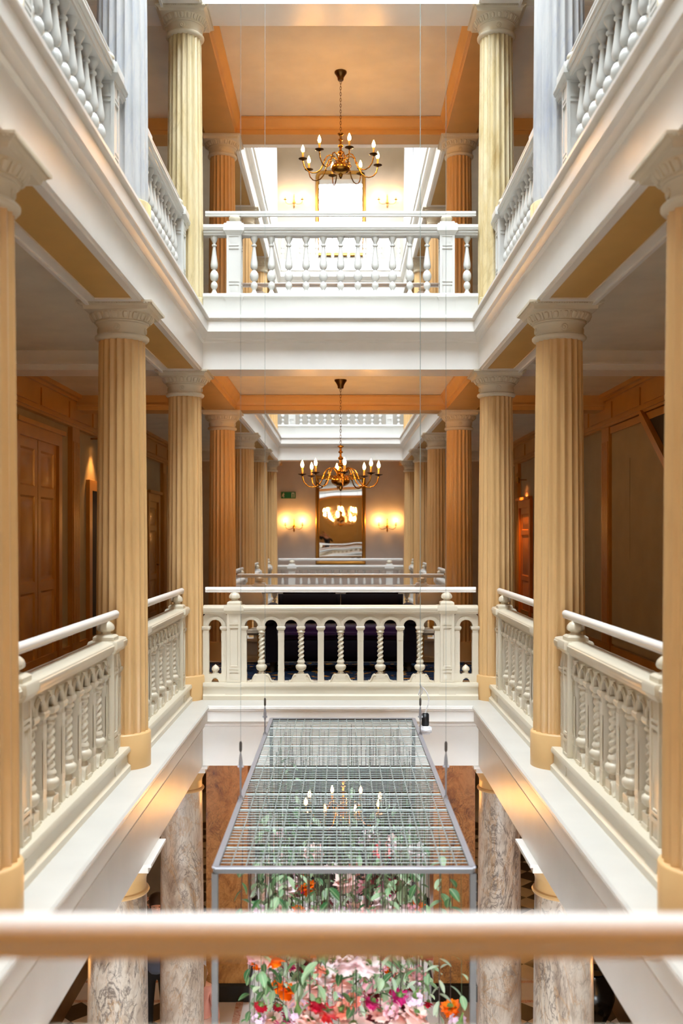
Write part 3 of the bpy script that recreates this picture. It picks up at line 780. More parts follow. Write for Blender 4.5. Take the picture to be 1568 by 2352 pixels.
chandelier(0, -1.6, 3.37, 2.35, 'unseen brass chandelier added over the landing behind the camera', .2, 'hotbulb')  # added lamp, its bulbs raised to warm the near handrail

def sconce(x, y, z, rz, label, group='brass wall sconces', bm='bulb'):
    # faces -y locally
    t = thing('wall_sconce', label, 'sconce', (x, y, z), rz, group)
    b = MB(); b.lathe([(.03,-.0),(.034,.008),(.02,.016),(.012,.03)], 14, 'brass', T_((0,0,0), (PI/2,0,0)))
    b.lathe([(0,-.14),(.012,-.12),(.02,-.09),(.014,-.06),(.022,-.03),(.026,0),(.016,.04),(.010,.09),(.014,.12),(.006,.17),(0,.19)], 12, 'brass', T_((0,-.035,0)))
    ob('backplate', b, t)
    for s in (-1, 1):
        pts = [(s*.012,-.05,-.03),(s*.06,-.09,-.06),(s*.12,-.11,-.07),(s*.17,-.115,-.05),(s*.192,-.115,-.01),(s*.194,-.115,.02)]
        a = ob('arm', MB().tube(pts, .006, 7, 'brass'), t)
        ob('drip_pan', cached('pan', pan_mesh), a, (s*.194,-.115,.03), scale=(.8,.8,.8)); ob('candle_sleeve', cached('cnd', candle_mesh), a, (s*.194,-.115,.036), scale=(1,1,.9)); ob('bulb', cached(('blb2', bm), lambda: MB().lathe([(.008,0),(.02,.008),(.028,.026),(.028,.04),(.018,.06),(0,.072)], 10, bm).mesh('bulb', 60)), a, (s*.194,-.115,.10))
    return t
for sx in (-1, 1):
    sconce(sx*1.06, END, 1.80, 0, 'twin candle brass sconce glowing on the dim far wall, %s of the mirror' % SIDE[sx])
    sconce(sx*1.06, END, 9.18, 0, 'twin candle sconce on the bright top storey wall, %s of the mirror' % SIDE[sx])
    for zf in (0, 3.66):  # unseen sconces added to light the side halls
        for y in (2.2, 5.6, 8.7):
            sconce(sx*WX, y, zf+1.95, PI/2 if sx < 0 else -PI/2, 'unseen twin candle sconce added on the %s %s gallery wall, %s from the camera' % (SIDE[sx], 'upper' if zf else 'middle', {2.2: 'first', 5.6: 'second', 8.7: 'third'}[y]), 'added side wall sconces', 'dimbulb')
for y in (3, 8, 14.5, 19):  # sconces added to warm the ground floor halls
    for sx in (-1, 1): sconce(sx*GX, y, GROUND+2.0, PI/2 if sx < 0 else -PI/2, 'added twin candle sconce on the ground floor %s wall, %s from the camera' % (SIDE[sx], {3: 'first', 8: 'second', 14.5: 'third', 19: 'fourth'}[y]), 'added ground floor sconces')
def spot(x, y, z, label, power, sx):
    t = thing('wall_spotlight', label, 'spotlight', (x, y, z), 0, 'small wall spotlights')
    ob('housing', MB().lathe([(.0,.11),(.03,.11),(.036,.08),(.036,0),(.03,.004),(.03,.02)], 16, 'brass'), t)
    ob('lens', MB().lathe([(0,.012),(.029,.012),(.029,.016),(0,.016)], 14, emit('spot_lens', LAMP, 60)), t)
    ob('bracket', MB().box(min(0, sx*.2), max(0, sx*.2), -.008, .008, .05, .07, 'brass'), t)
    l = bpy.data.lights.new('spot_beam', 'SPOT'); l.energy = power; l.color = LAMP; l.spot_size = 1.5; l.spot_blend = .7; l.shadow_soft_size = .03
    o = bpy.data.objects.new('spot_beam', l); COL.objects.link(o); o.parent = t; o.location = (0,0,-.01)
spot(-WX+.16, 13.55, 2.85, 'small wall spotlight over the dark doorway behind the second left column', 45, -1)
spot(WX-.16, 18.2, 2.55, 'small wall spotlight over the orange lit door between the right columns', 75, 1)

# ---------------------------------------------------------------- mirrors, sign
def wall_mirror(z0, h, label, arched):
    t = thing('wall_mirror', label, 'mirror', (0, END, z0), 0, 'tall gilt mirrors'); W = 1.14; f = .085
    n = 8; r = .16 if arched else .005
    def outline(ins):
        x, zz0, zz1, rr = W/2-ins, ins, h-ins, max(r-ins, .002)
        p = [(-x, zz0), (x, zz0)]
        p += [(x-rr+rr*math.cos(PI/2*k/n), zz1-rr+rr*math.sin(PI/2*k/n)) for k in range(n+1)]
        p += [(-x+rr-rr*math.sin(PI/2*k/n), zz1-rr+rr*math.cos(PI/2*k/n)) for k in range(n+1)]
        return p
    lv = [(0, 0), (0, -.04), (.02, -.06), (.05, -.05), (f-.012, -.035), (f, -.02)]
    vs, fs = [], []
    for ins, y in lv: vs += [(x, y, z) for x, z in outline(ins)]
    m = len(outline(0))
    for j in range(len(lv)-1):
        for i in range(m): fs.append((j*m+i, j*m+(i+1) % m, (j+1)*m+(i+1) % m, (j+1)*m+i))
    ob('frame', MB().add(vs, fs, 'gilt').mesh('frame', 40), t)
    me = MB().add([(x, -.018, z) for x, z in outline(f-.002)], [tuple(range(m))], 'mirror').mesh('glass', 0)
    ob('mirror_glass', me, t)
wall_mirror(.93, 2.02, 'tall gilt framed mirror on the dim wall behind the lower chandelier', False)
wall_mirror(7.95, 1.95, 'round cornered gilt mirror washed out by daylight on the top storey', True)
t = thing('exit_sign', 'small green emergency exit sign on the dim far wall', 'sign', (-1.19, END, 2.51))
ob('plate', MB().box(-.165, .165, -.015, 0, -.075, .075, 'green'), t)
s = MB()   # running figure, arrow block and door opening
s.lathe([(.0,-.002),(.012,-.002),(.012,.0),(0,.0)], 10, 'signwhite', T_((-.108,-.0155,.04), (PI/2,0,0)))
for a, c, wd in (((-.112,.028),(-.122,-.008),.010), ((-.122,-.008),(-.10,-.03),.008), ((-.10,-.03),(-.11,-.055),.007), ((-.122,-.008),(-.142,-.03),.008), ((-.142,-.03),(-.152,-.028),.006), ((-.114,.022),(-.09,.008),.006), ((-.114,.022),(-.14,.012),.006)):
    p, q = Vector((a[0], 0, a[1])), Vector((c[0], 0, c[1])); dd = (q-p).normalized(); nn = Vector((-dd.z, 0, dd.x))*wd
    s.add([p-nn+Vector((0,-.0165,0)), q-nn+Vector((0,-.0165,0)), q+nn+Vector((0,-.0165,0)), p+nn+Vector((0,-.0165,0))], [(0,1,2,3)], 'signwhite')
s.box(.075, .135, -.0168, -.015, -.055, .055, 'signwhite'); s.box(.09, .12, -.0172, -.015, -.055, .04, 'green')
ob('pictogram', s, t)

# ---------------------------------------------------------------- sofa
t = thing('sofa', 'dark purple velvet sofa with rolled arms behind the arcaded balustrade', 'sofa', (0, 12.02, 0))
def rbox(x0, x1, y0, y1, z0, z1, m, r=.05):
    b = MB().box(x0, x1, y0, y1, z0, z1, m); me = b.mesh('x', 0)
    bm = bmesh.new(); bm.from_mesh(me); bmesh.ops.bevel(bm, geom=bm.edges[:], offset=r, segments=4, affect='EDGES'); bm.to_mesh(me); bm.free()
    me.polygons.foreach_set('use_smooth', [True]*len(me.polygons)); return me
ob('seat_base', rbox(-.86, .86, -.42, .36, .12, .40, 'velvet', .03), t)
for s in (-1, 1):
    ob('seat_cushion', rbox(min(0,s*.74)+.004, max(0,s*.74)-.004, -.46, .2, .38, .52, 'velvetlight', .05), t)
    ob('back_cushion', rbox(min(0,s*.77)+.003, max(0,s*.77)-.003, .14, .34, .42, .935, 'velvet', .06), t)
    ob('arm', MB().box(min(s*.74,s*.88), max(s*.74,s*.88), -.44, .34, .12, .62, 'velvet').lathe([(0,-.44),(.10,-.44),(.105,-.42),(.105,.34),(0,.34)], 24, 'velvet', T_((s*.84,0,.66), (-PI/2,0,0))).mesh('arm', 40), t)
    ob('arm_scroll', MB().lathe([(0,0),(.03,0),(.06,-.006),(.095,0),(.095,.02),(0,.02)], 24, 'velvet', T_((s*.84,-.445,.66), (PI/2,0,0))).mesh('arm_scroll', 40), t)
    for y in (-.36, .28): ob('leg', MB().lathe([(.022,0),(.03,.05),(.026,.09),(.036,.12)], 12, 'dark'), t, (s*.8, y, 0))
# pale lamp-like round backs of two armchairs flanking the sofa
for s, nm in ((-1, 'left'), (1, 'right')):
    c = thing('pale_armchair', 'pale round backed chair half hidden beside the sofa, %s end' % nm, 'chair', (s*1.0+s*.12, 12.1, 0), 0, 'pale chairs beside the sofa')
    ob('backrest', MB().lathe([(0,-.03),(.15,-.03),(.17,-.015),(.17,.015),(.15,.03),(0,.03)], 24, 'cream', T_((0,.16,.80), (PI/2,0,0))).mesh('backrest', 40), c)
    ob('back_post', MB().box(-.03, .03, .14, .18, .4, .68, 'joinery'), c)
    ob('seat', rbox(-.17, .17, -.2, .2, .40, .46, 'cream', .02), c)
    for lx in (-.14, .14):
        for ly in (-.17, .17): ob('leg', MB().lathe([(.012,0),(.02,.4)], 10, 'joinery'), c, (lx, ly, 0))

# ---------------------------------------------------------------- ground floor: tiles, border, furniture
for sx in (-1, 1):
    b = MB(); x0, x1 = sorted((sx*1.22, sx*1.31)); b.box(x0, x1, 1.6, 21, GROUND, GROUND+.004, 'redborder')
    ob('border_strip', b, floor)
    b = MB(); x0, x1 = sorted((sx*1.9, sx*GX))
    for ya in (12.5, 13.05): b.box(x0, x1, ya, ya+.06, GROUND, GROUND+.005, 'redborder')
    ob('border_strip', b, floor)
D = .25
for dark in (False, True):
    me = MB().add([(-D,0,0),(0,-D,0),(D,0,0),(0,D,0),(-D+.004,0,.006),(0,-D+.004,.006),(D-.004,0,.006),(0,D-.004,.006)], [(4,5,6,7),(0,1,5,4),(1,2,6,5),(2,3,7,6),(3,0,4,7)], 'tiledark' if dark else 'tilewhite').mesh('floor_tile', 0)
    for sx in (-1, 1):
        for a in range(0, 6):
            for c in range(0, 15):
                x = 2.0 + a*D; y = 13.36 + c*2*D*.5*2 + (D if a % 2 else 0)
                if (a % 2 == 0) != dark and y < 20.6: ob('floor_tile', me, floor, (sx*x, y if not dark else y, GROUND+.001))
        for a in range(0, 6):
            for c in range(0, 7):
                x = 2.0 + a*D; y = 9.0 + c*2*D + (D if a % 2 else 0)
                if (a % 2 == 0) != dark and y < 12.3: ob('floor_tile', me, floor, (sx*x, y, GROUND+.001))
t = ob('dark_rug', MB().box(-1.12, 1.12, 16.2, 21.6, GROUND, GROUND+.012, 'rug')); t['label'] = 'dark rug on the ground floor beyond the flowers'; t['category'] = 'rug'; t['kind'] = 'thing'
# low cabinet and a dark urn on the ground floor sides
for sx, nm in ((-1, 'left'), (1, 'right')):
    x0, x1 = sorted((sx*GX, sx*(GX-.05)))
    dado = struct('trim', MB().box(x0, x1, 8, END, GROUND, GROUND+.28, 'brownwall').box(x0, x1, 8, END, GROUND+1.25, GROUND+1.33, 'joinery').box(x0, x1, 8, END, GROUND+2.9, GROUND+2.98, 'joinery'))
    x0, x1 = sorted((sx*GX, sx*(GX-.03)))
    for k in range(11):
        y = 8.2+k*1.3
        for za, zb in ((.36, 1.17), (1.42, 2.82)): ob('wall_panel', MB().box(x0, x1, y, y+1.1, GROUND+za, GROUND+zb, 'brownwall'), dado)
struct('trim', MB().box(-GX, -2.1, 14.55, 14.65, GROUND, GROUND+2.7, 'brownwall').box(-GX, -2.1, 14.5, 14.55, GROUND+2.55, GROUND+2.7, 'joinery').box(-2.2, -2.1, 14.5, 14.55, GROUND, GROUND+2.55, 'joinery'))
t = thing('black_urn', 'round black floor urn in the shade beside the right marble column', 'urn', (2.98, 11.75, GROUND))
ob('body', MB().lathe([(.12,0),(.14,.02),(.10,.06),(.2,.25),(.25,.42),(.23,.56),(.14,.66),(.13,.70),(.17,.74),(.16,.74),(.12,.70)], 28, 'black').mesh('body', 45), t)
ob('foot', MB().sqlathe([(.16,0),(.16,.02),(.13,.03)], 'black'), t)

# ---------------------------------------------------------------- flower frame on wires
FX = .015
TOP, YF, YB, HW, FH = .10, 4.46, 8.09, .577, 1.9
t = thing('flower_frame', 'rectangular steel frame with wire mesh top hanging in the atrium above the flowers', 'hanging frame', (FX, (YF+YB)/2, TOP))
hl = (YB-YF)/2; R = .014
me_l = MB().box(-R, R, -hl, hl, R-.006, R, 'steel').box(-R+.004, R-.004, -hl, hl, -R, R-.006, 'darksteel').mesh('frame_bar', 0); me_w = MB().box(-HW, HW, -R, R, R-.006, R, 'steel').box(-HW, HW, -R+.004, R-.004, -R, R-.006, 'darksteel').mesh('frame_bar', 0)  # light flange, dark web: shade inside the bar put into the colour
me_p = MB().box(-R, R, -R, R, -FH, -R, 'darksteel').mesh('post', 0)
for z in (0, -FH):
    for s in (-1, 1):
        ob('frame_bar', me_l, t, (s*HW, 0, z)); ob('frame_bar', me_w, t, (0, s*hl, z))
for sx in (-1, 1):
    for sy in (-1, 1): ob('post', me_p, t, (sx*HW, sy*hl, 0))
mw = MB().tube([(0,-hl,0),(0,hl,0)], .0028, 6, 'wire').mesh('mesh_wire', 60)
n = 17
for k in range(1, n): ob('mesh_wire', mw, t, (-HW+k*2*HW/n, 0, .006))
mc = MB().tube([(-HW,0,0),(HW,0,0)], .0022, 6, 'wire').mesh('cross_wire', 60); mcb = MB().tube([(-HW,0,0),(HW,0,0)], .0040, 6, 'wire').mesh('cross_bar', 60)
for k in range(1, 11*7):
    if k % 7: ob('cross_wire', mc, t, (0, -hl+k*2*hl/77, .001))
    else: ob('cross_bar', mcb, t, (0, -hl+k*2*hl/77, -.004))
for (sx, yy, zt_, nm, rr) in ((-1, 7.4, .17, 'rear left', .0014), (1, 7.4, .17, 'rear right', .0027), (-1, 5.6, .22, 'front left', .0012), (1, 5.6, .22, 'front right', .0012)):
    c = thing('suspension_wire', 'thin steel wire holding the flower frame at its %s side' % nm, 'wire', (FX+sx*HW, yy, TOP), 0, 'suspension wires of the flower frame')
    ob('cable', MB().tube([(0,0,zt_+.08),(0,0,ROOF-TOP+.3)], rr, 6, 'wire'), c)
    ob('clamp', MB().lathe([(.004,zt_+.06),(.008,zt_+.07),(.008,zt_+.11),(.004,zt_+.12)], 8, 'darksteel'), c)
    ob('turnbuckle', MB().lathe([(.003,.02),(.005,.05),(.005,zt_-.05),(.009,zt_-.03),(.011,zt_),(.008,zt_+.03),(.003,zt_+.06)], 8, 'steel').cbox(0,0,zt_-.02,.035,.012,.012,'steel'), c)
    ob('shackle', MB().tube([(.012*math.sin(a), 0, .012-.026*math.cos(a)) for a in [2*PI*i/12 for i in range(13)]], .0028, 6, 'steel'), c)
t = thing('power_adapter', 'black power adapter over a white box at the frame corner', 'adapter', (FX+HW+.012, 7.47, TOP+.014))
ob('white_box', rbox(-.01, .075, -.06, .06, 0, .055, 'plasticwhite', .012), t)
ob('adapter_body', rbox(.004, .058, -.02, .02, .055, .15, 'blackplastic', .006), t)
ob('cord', MB().tube([(.03,0,.15),(.05,0,.21),(.058,.0,.26),(.045,0,.30),(.02,0,.335),(.0,0,.35),(-.014,0,.31),(-.02,0,.29),(-.01,0,.275),(.004,0,.30),(.01,0,.34),(-.012,-.01,.37)], .004, 8, 'plasticwhite').mesh('cord', 60), t)

# ---------------------------------------------------------------- flowers (hung head down)
def petal(L, W, cup, n=4, curl=0):
    # along +x from origin, folded; returns verts, faces
    vs, fs = [], []
    for i in range(n+1):
        u = i/n; wd = W*math.sin(PI*min(1, (u*.86+.14)))**.7*(1 if i < n else .25)
        z = cup*u*u + curl*u**3
        vs += [(L*u, -wd/2, z+.12*wd), (L*u, 0, z-.05*wd), (L*u, wd/2, z+.12*wd)]
    for i in range(n):
        a = i*3; fs += [(a, a+3, a+4, a+1), (a+1, a+4, a+5, a+2)]
    return vs, fs
def head_layers(name, mat, layers, calyx=.02):
    b = MB()
    for (cnt, L, W, cup, tilt, z, ph) in layers:
        for k in range(cnt):
            vs, fs = petal(L*random.uniform(.9, 1.08), W, cup)
            T = Matrix.Translation((0,0,z)) @ Matrix.Rotation(2*PI*(k+ph)/cnt + random.uniform(-.1,.1), 4, 'Z') @ Matrix.Rotation(-tilt+random.uniform(-.12,.12), 4, 'Y')
            b.add(vs, fs, mat, T)
    b.lathe([(0,-.02),(calyx*.5,-.018),(calyx,-.006),(calyx*.8,.004),(0,.006)], 9, 'calyx')
    for k in range(5):
        vs, fs = petal(calyx*2.2, calyx*.9, -.004, 2)
        b.add(vs, fs, 'calyx', Matrix.Translation((0,0,-.008)) @ Matrix.Rotation(2*PI*k/5, 4, 'Z'))
    return b.mesh(name, 60)
HEADS = {}
def reg(key, desc, mat, layers, calyx=.02): HEADS[key] = (desc, head_layers('flower_head', mat, layers, calyx))
reg('dahlia', 'large coral red dahlia with pale heart', petal_mat('coral_petals', (250, 214, 206), (240, 96, 100), (226, 36, 56), .105),
    [(16, .105, .034, -.006, -.05, 0, 0), (15, .09, .03, .0, .3, .006, .5), (12, .065, .026, .0, .65, .01, .2), (9, .045, .02, 0, 1.0, .012, .4)], .022)
reg('marigold', 'bright orange marigold', petal_mat('orange_petals', (255, 150, 20), (252, 126, 6), (238, 92, 0), .06),
    [(10, .046, .036, -.008, -.5, .004, .3), (11, .058, .042, .0, -.1, 0, 0), (11, .052, .036, .01, .4, .006, .5), (10, .044, .03, .01, .8, .01, .3), (8, .034, .024, .01, 1.2, .012, .1)], .02)
reg('blush', 'blush pink peony', petal_mat('blush_petals', (254, 236, 226), (250, 218, 210), (246, 198, 194), .075),
    [(9, .062, .06, -.01, -.45, .004, .3), (9, .074, .066, .006, -.05, 0, 0), (8, .07, .06, .01, .3, .004, .6), (8, .066, .06, .016, .5, .008, .5), (8, .054, .05, .016, .85, .014, .2), (7, .04, .036, .01, 1.2, .018, .4)], .02)
reg('white', 'white peony', petal_mat('white_petals', (250, 240, 236), (252, 238, 240), (246, 220, 226), .07),
    [(9, .058, .055, -.01, -.45, .004, .3), (9, .07, .06, .006, -.05, 0, 0), (8, .064, .056, .01, .3, .004, .6), (8, .06, .055, .016, .55, .008, .5), (7, .048, .045, .016, .95, .014, .2)], .02)
reg('magenta', 'magenta dahlia', petal_mat('magenta_petals', (246, 120, 190), (218, 30, 130), (190, 16, 104), .06),
    [(14, .06, .024, .0, .0, 0, 0), (13, .052, .022, .004, .4, .005, .5), (10, .04, .018, .004, .85, .009, .3)], .016)
reg('burgundy', 'dark burgundy rose', petal_mat('burgundy_petals', (110, 14, 26), (134, 26, 40), (90, 8, 22), .06),
    [(8, .05, .05, -.01, -.4, .004, .3), (8, .06, .056, .006, .05, 0, 0), (7, .052, .05, .02, .65, .006, .5), (6, .04, .04, .02, 1.0, .01, .3)], .02)
reg('salmon', 'salmon pink rose', petal_mat('salmon_petals', (252, 204, 180), (246, 162, 140), (240, 132, 116), .055),
    [(8, .046, .046, -.008, -.45, .004, .3), (8, .055, .05, .004, .0, 0, 0), (7, .048, .046, .016, .6, .006, .5), (6, .036, .036, .014, 1.0, .01, .3)], .018)
reg('red', 'crimson carnation', petal_mat('crimson_petals', (226, 40, 70), (200, 20, 54), (170, 10, 40), .05),
    [(12, .05, .03, .004, .1, 0, 0), (11, .044, .026, .008, .5, .005, .5), (8, .034, .022, .008, .95, .008, .3)], .016)
def cluster_mesh(mat):
    b = MB()
    for k in range(26):
        d = Vector((random.gauss(0,1), random.gauss(0,1), random.gauss(0,1)*.8)).normalized()*random.uniform(.03,.052)
        q = Vector((0,0,1)).rotation_difference(d).to_matrix().to_4x4()
        for j in range(5):
            vs, fs = petal(.017, .014, .003, 2)
            b.add(vs, fs, mat, Matrix.Translation(d+Vector((0,0,.035))) @ q @ Matrix.Rotation(2*PI*j/5, 4, 'Z'))
    b.lathe([(.003,-.02),(.006,.0),(.02,.03),(0,.05)], 7, 'calyx')
    return b.mesh('flower_head', 60)
HEADS['lilac'] = ('pale lilac blossom cluster', cluster_mesh(petal_mat('lilac_petals', (250, 236, 246), (232, 200, 226), (240, 214, 236), .06)))
HEADS['pinkcluster'] = ('rosy blossom cluster', cluster_mesh(petal_mat('rosy_petals', (250, 214, 220), (236, 168, 186), (244, 190, 200), .06)))
def leaf_mesh(L, W, mat):
    vs, fs = [], []; n = 6
    for i in range(n+1):
        u = i/n; wd = W*math.sin(PI*(u*.93+.05))**.8 if i < n else .001
        z = -.25*L*u*u
        vs += [(-wd/2, L*u, z+.18*wd), (0, L*u, z), (wd/2, L*u, z+.18*wd)]
    for i in range(n):
        a = i*3; fs += [(a, a+1, a+4, a+3), (a+1, a+2, a+5, a+4)]
    return MB().add(vs, fs, mat).mesh('leaf', 60)
LEAVES = {'broad green': [leaf_mesh(.082, .04, 'leaf'), leaf_mesh(.064, .033, 'leaf')], 'narrow grey green': [leaf_mesh(.075, .024, 'leafgrey'), leaf_mesh(.06, .02, 'leafgrey')], 'dark green': [leaf_mesh(.08, .042, 'leafdark'), leaf_mesh(.062, .034, 'leafdark')]}
def strand(kind, x, y, z, label=None, leaves='broad green', nleaf=3, scale=1.0, tilt=None, group='hanging flowers singled out'):
    """a stem hanging from the mesh at z=TOP down to a head at z"""
    t = thing('hanging_flower' if kind else 'hanging_sprig', label, 'flower' if kind else 'foliage sprig', (x, y, TOP-.005), random.uniform(0, 6.28), group)
    d = z-TOP; jx, jy = random.uniform(-.02,.02), random.uniform(-.02,.02)
    st = [(0,0,0), (jx*.4, jy*.4, d*.35), (jx, jy, d*.7), (jx*1.1, jy*1.1, d)]
    r = random.uniform(.0016, .003)
    ob('stem', MB().tube(st, [r*.8, r*.9, r, r*.9], 6, random.choice(('stem','stem','stemgreen'))), t)
    if kind:
        ob('flower_head', HEADS[kind][1], t, (jx*1.1, jy*1.1, d-.012), (PI+(tilt if tilt is not None else random.uniform(-.5,.5)), random.uniform(-.4,.4), random.uniform(0,6)), (scale,)*3)
    lm = LEAVES[leaves]; span = .22 if kind else .42
    for k in range(nleaf):
        zz = d + .04 + (span*(k+.5)/nleaf if kind else span*k/nleaf - .03)
        a = k*2.4+random.uniform(-.4,.4)
        ob('leaf', random.choice(lm), t, (jx, jy, min(zz, -.05)), (random.uniform(-.9,-.1), random.uniform(-.3,.3), a), (random.uniform(.85,1.2),)*3)
def at(px, py, y): return ((px-782)*y/2287, y, EYE-(py-1229)*y/2287)
# heads that the picture singles out
S = [('dahlia', 757, 2312, 5.0, 1.0, 'big coral dahlia low in the middle of the hanging flowers'), ('dahlia', 885, 1948, 6.9, .95, 'coral red dahlia seen through the wire mesh on its right half'),
     ('dahlia', 852, 2085, 6.0, .8, 'coral dahlia just above the blurred handrail, right of centre'),
     ('marigold', 650, 2265, 5.2, 1.1, 'orange marigold low at the front left of the flowers'), ('marigold', 790, 2275, 5.6, .9, 'orange marigold just behind the big low coral dahlia'),
     ('marigold', 703, 2034, 6.4, 1.1, 'orange marigold under the front frame bar on the left'), ('marigold', 945, 2072, 6.2, 1.1, 'orange marigold above the handrail on the right'),
     ('marigold', 1042, 2305, 5.1, .95, 'orange marigold at the far right edge of the flowers'), ('white', 742, 2230, 5.3, 1.0, 'white peony directly below the blurred handrail'),
     ('white', 950, 1945, 6.6, 1.2, 'white peony seen through the mesh near its right front corner'), ('white', 668, 2095, 6.3, 1.0, 'white peony just above the handrail on the left'),
     ('blush', 690, 2270, 5.4, 1.2, 'blush peony behind the front left orange marigold'), ('blush', 730, 2262, 5.7, 1.3, 'large blush peony in the middle below the handrail'),
     ('magenta', 652, 2348, 5.0, 1.0, 'magenta dahlia at the bottom edge left of the coral dahlia'), ('magenta', 893, 2035, 6.5, 1.1, 'magenta dahlia under the front frame bar on the right'),
     ('burgundy', 872, 2325, 5.0, 1.3, 'dark burgundy rose low right of the coral dahlia'), ('burgundy', 690, 2200, 5.6, 1.2, 'dark burgundy rose half behind the handrail'),
     ('burgundy', 672, 2040, 6.6, 1.1, 'burgundy rose under the front frame bar on the left'), ('lilac', 676, 2300, 5.0, 1.2, 'lilac cluster below the front left marigold'),
     ('lilac', 1058, 2325, 5.0, 1.2, 'lilac cluster lowest at the right edge'), ('salmon', 710, 2318, 5.1, 1.3, 'salmon rose touching the big coral dahlia')]
for k, px, py, y, sc_, lab in S:
    x, yy, z = at(px, py, y); strand(k, x, yy, z, lab, random.choice(list(LEAVES)), 2, sc_)
kinds = ['blush', 'pinkcluster', 'white', 'lilac', 'blush', 'pinkcluster', 'salmon', 'blush', 'lilac', 'white', 'burgundy', 'blush', 'pinkcluster', 'marigold', 'white', 'magenta', 'pinkcluster', 'red', 'blush', 'lilac']
def where(x, y, z):
    return '%s row, %s, %s' % (['front', 'second', 'third', 'rear'][min(3, max(0, int((y-4.7)/.82)))], ['outermost left', 'outer left', 'left', 'centre', 'right', 'outer right', 'outermost right'][min(6, max(0, int((x+.55)/.157)))], 'high' if z > -.75 else 'low' if z < -1.15 else 'mid height')
def spot_in_view(lo, hi, p):
    while True:
        y = random.uniform(4.75, 7.95); py = lo + (hi-lo)*random.random()**p; z = EYE-(py-1229)*y/2287
        if -1.75 < z < -.40: return y, z
used = set(); heads = [at(px, py, y) for _, px, py, y, _, _ in S]
def place(label_of, lo, hi, p, xs, dmin):
    for tries in range(120):
        y, z = spot_in_view(lo, hi, p); x = FX+xs()
        lab = label_of(x, y, z)
        if lab in used and tries < 100: continue
        if tries < 80 and any((x-a)**2+(y-c)**2+(z-e)**2 < dmin*dmin for a, c, e in heads): continue
        break
    used.add(lab); heads.append((x, y, z)); return x, y, z, lab
for i in range(225):
    k = kinds[i % len(kinds)]; sc_ = random.uniform(.72, 1.15)
    x, y, z, lab = place(lambda x, y, z: '%s %s hung head down, %s' % ('large' if sc_ > .95 else 'small', HEADS[k][0], where(x, y, z)), 1890, 2390, .7, lambda: random.uniform(-.5, .5), .10)
    strand(k, x, y, z, lab, random.choice(['broad green', 'broad green', 'narrow grey green', 'dark green']), random.choice((2,3,3,4)), sc_, group='hanging %s stems' % HEADS[k][0])
for i in range(84):
    lf = ['broad green','broad green','narrow grey green','dark green'][i % 4]
    x, y, z, lab = place(lambda x, y, z: '%s leaf sprig among the flowers, %s' % (lf, where(x, y, z)), 1850, 2370, .8, lambda: random.choice((random.uniform(-.5,.5), random.choice((-1,1))*random.uniform(.34,.54))), .08)
    strand(None, x, y, z, lab, lf, random.choice((9,10,12)), group='hanging %s sprigs' % lf)

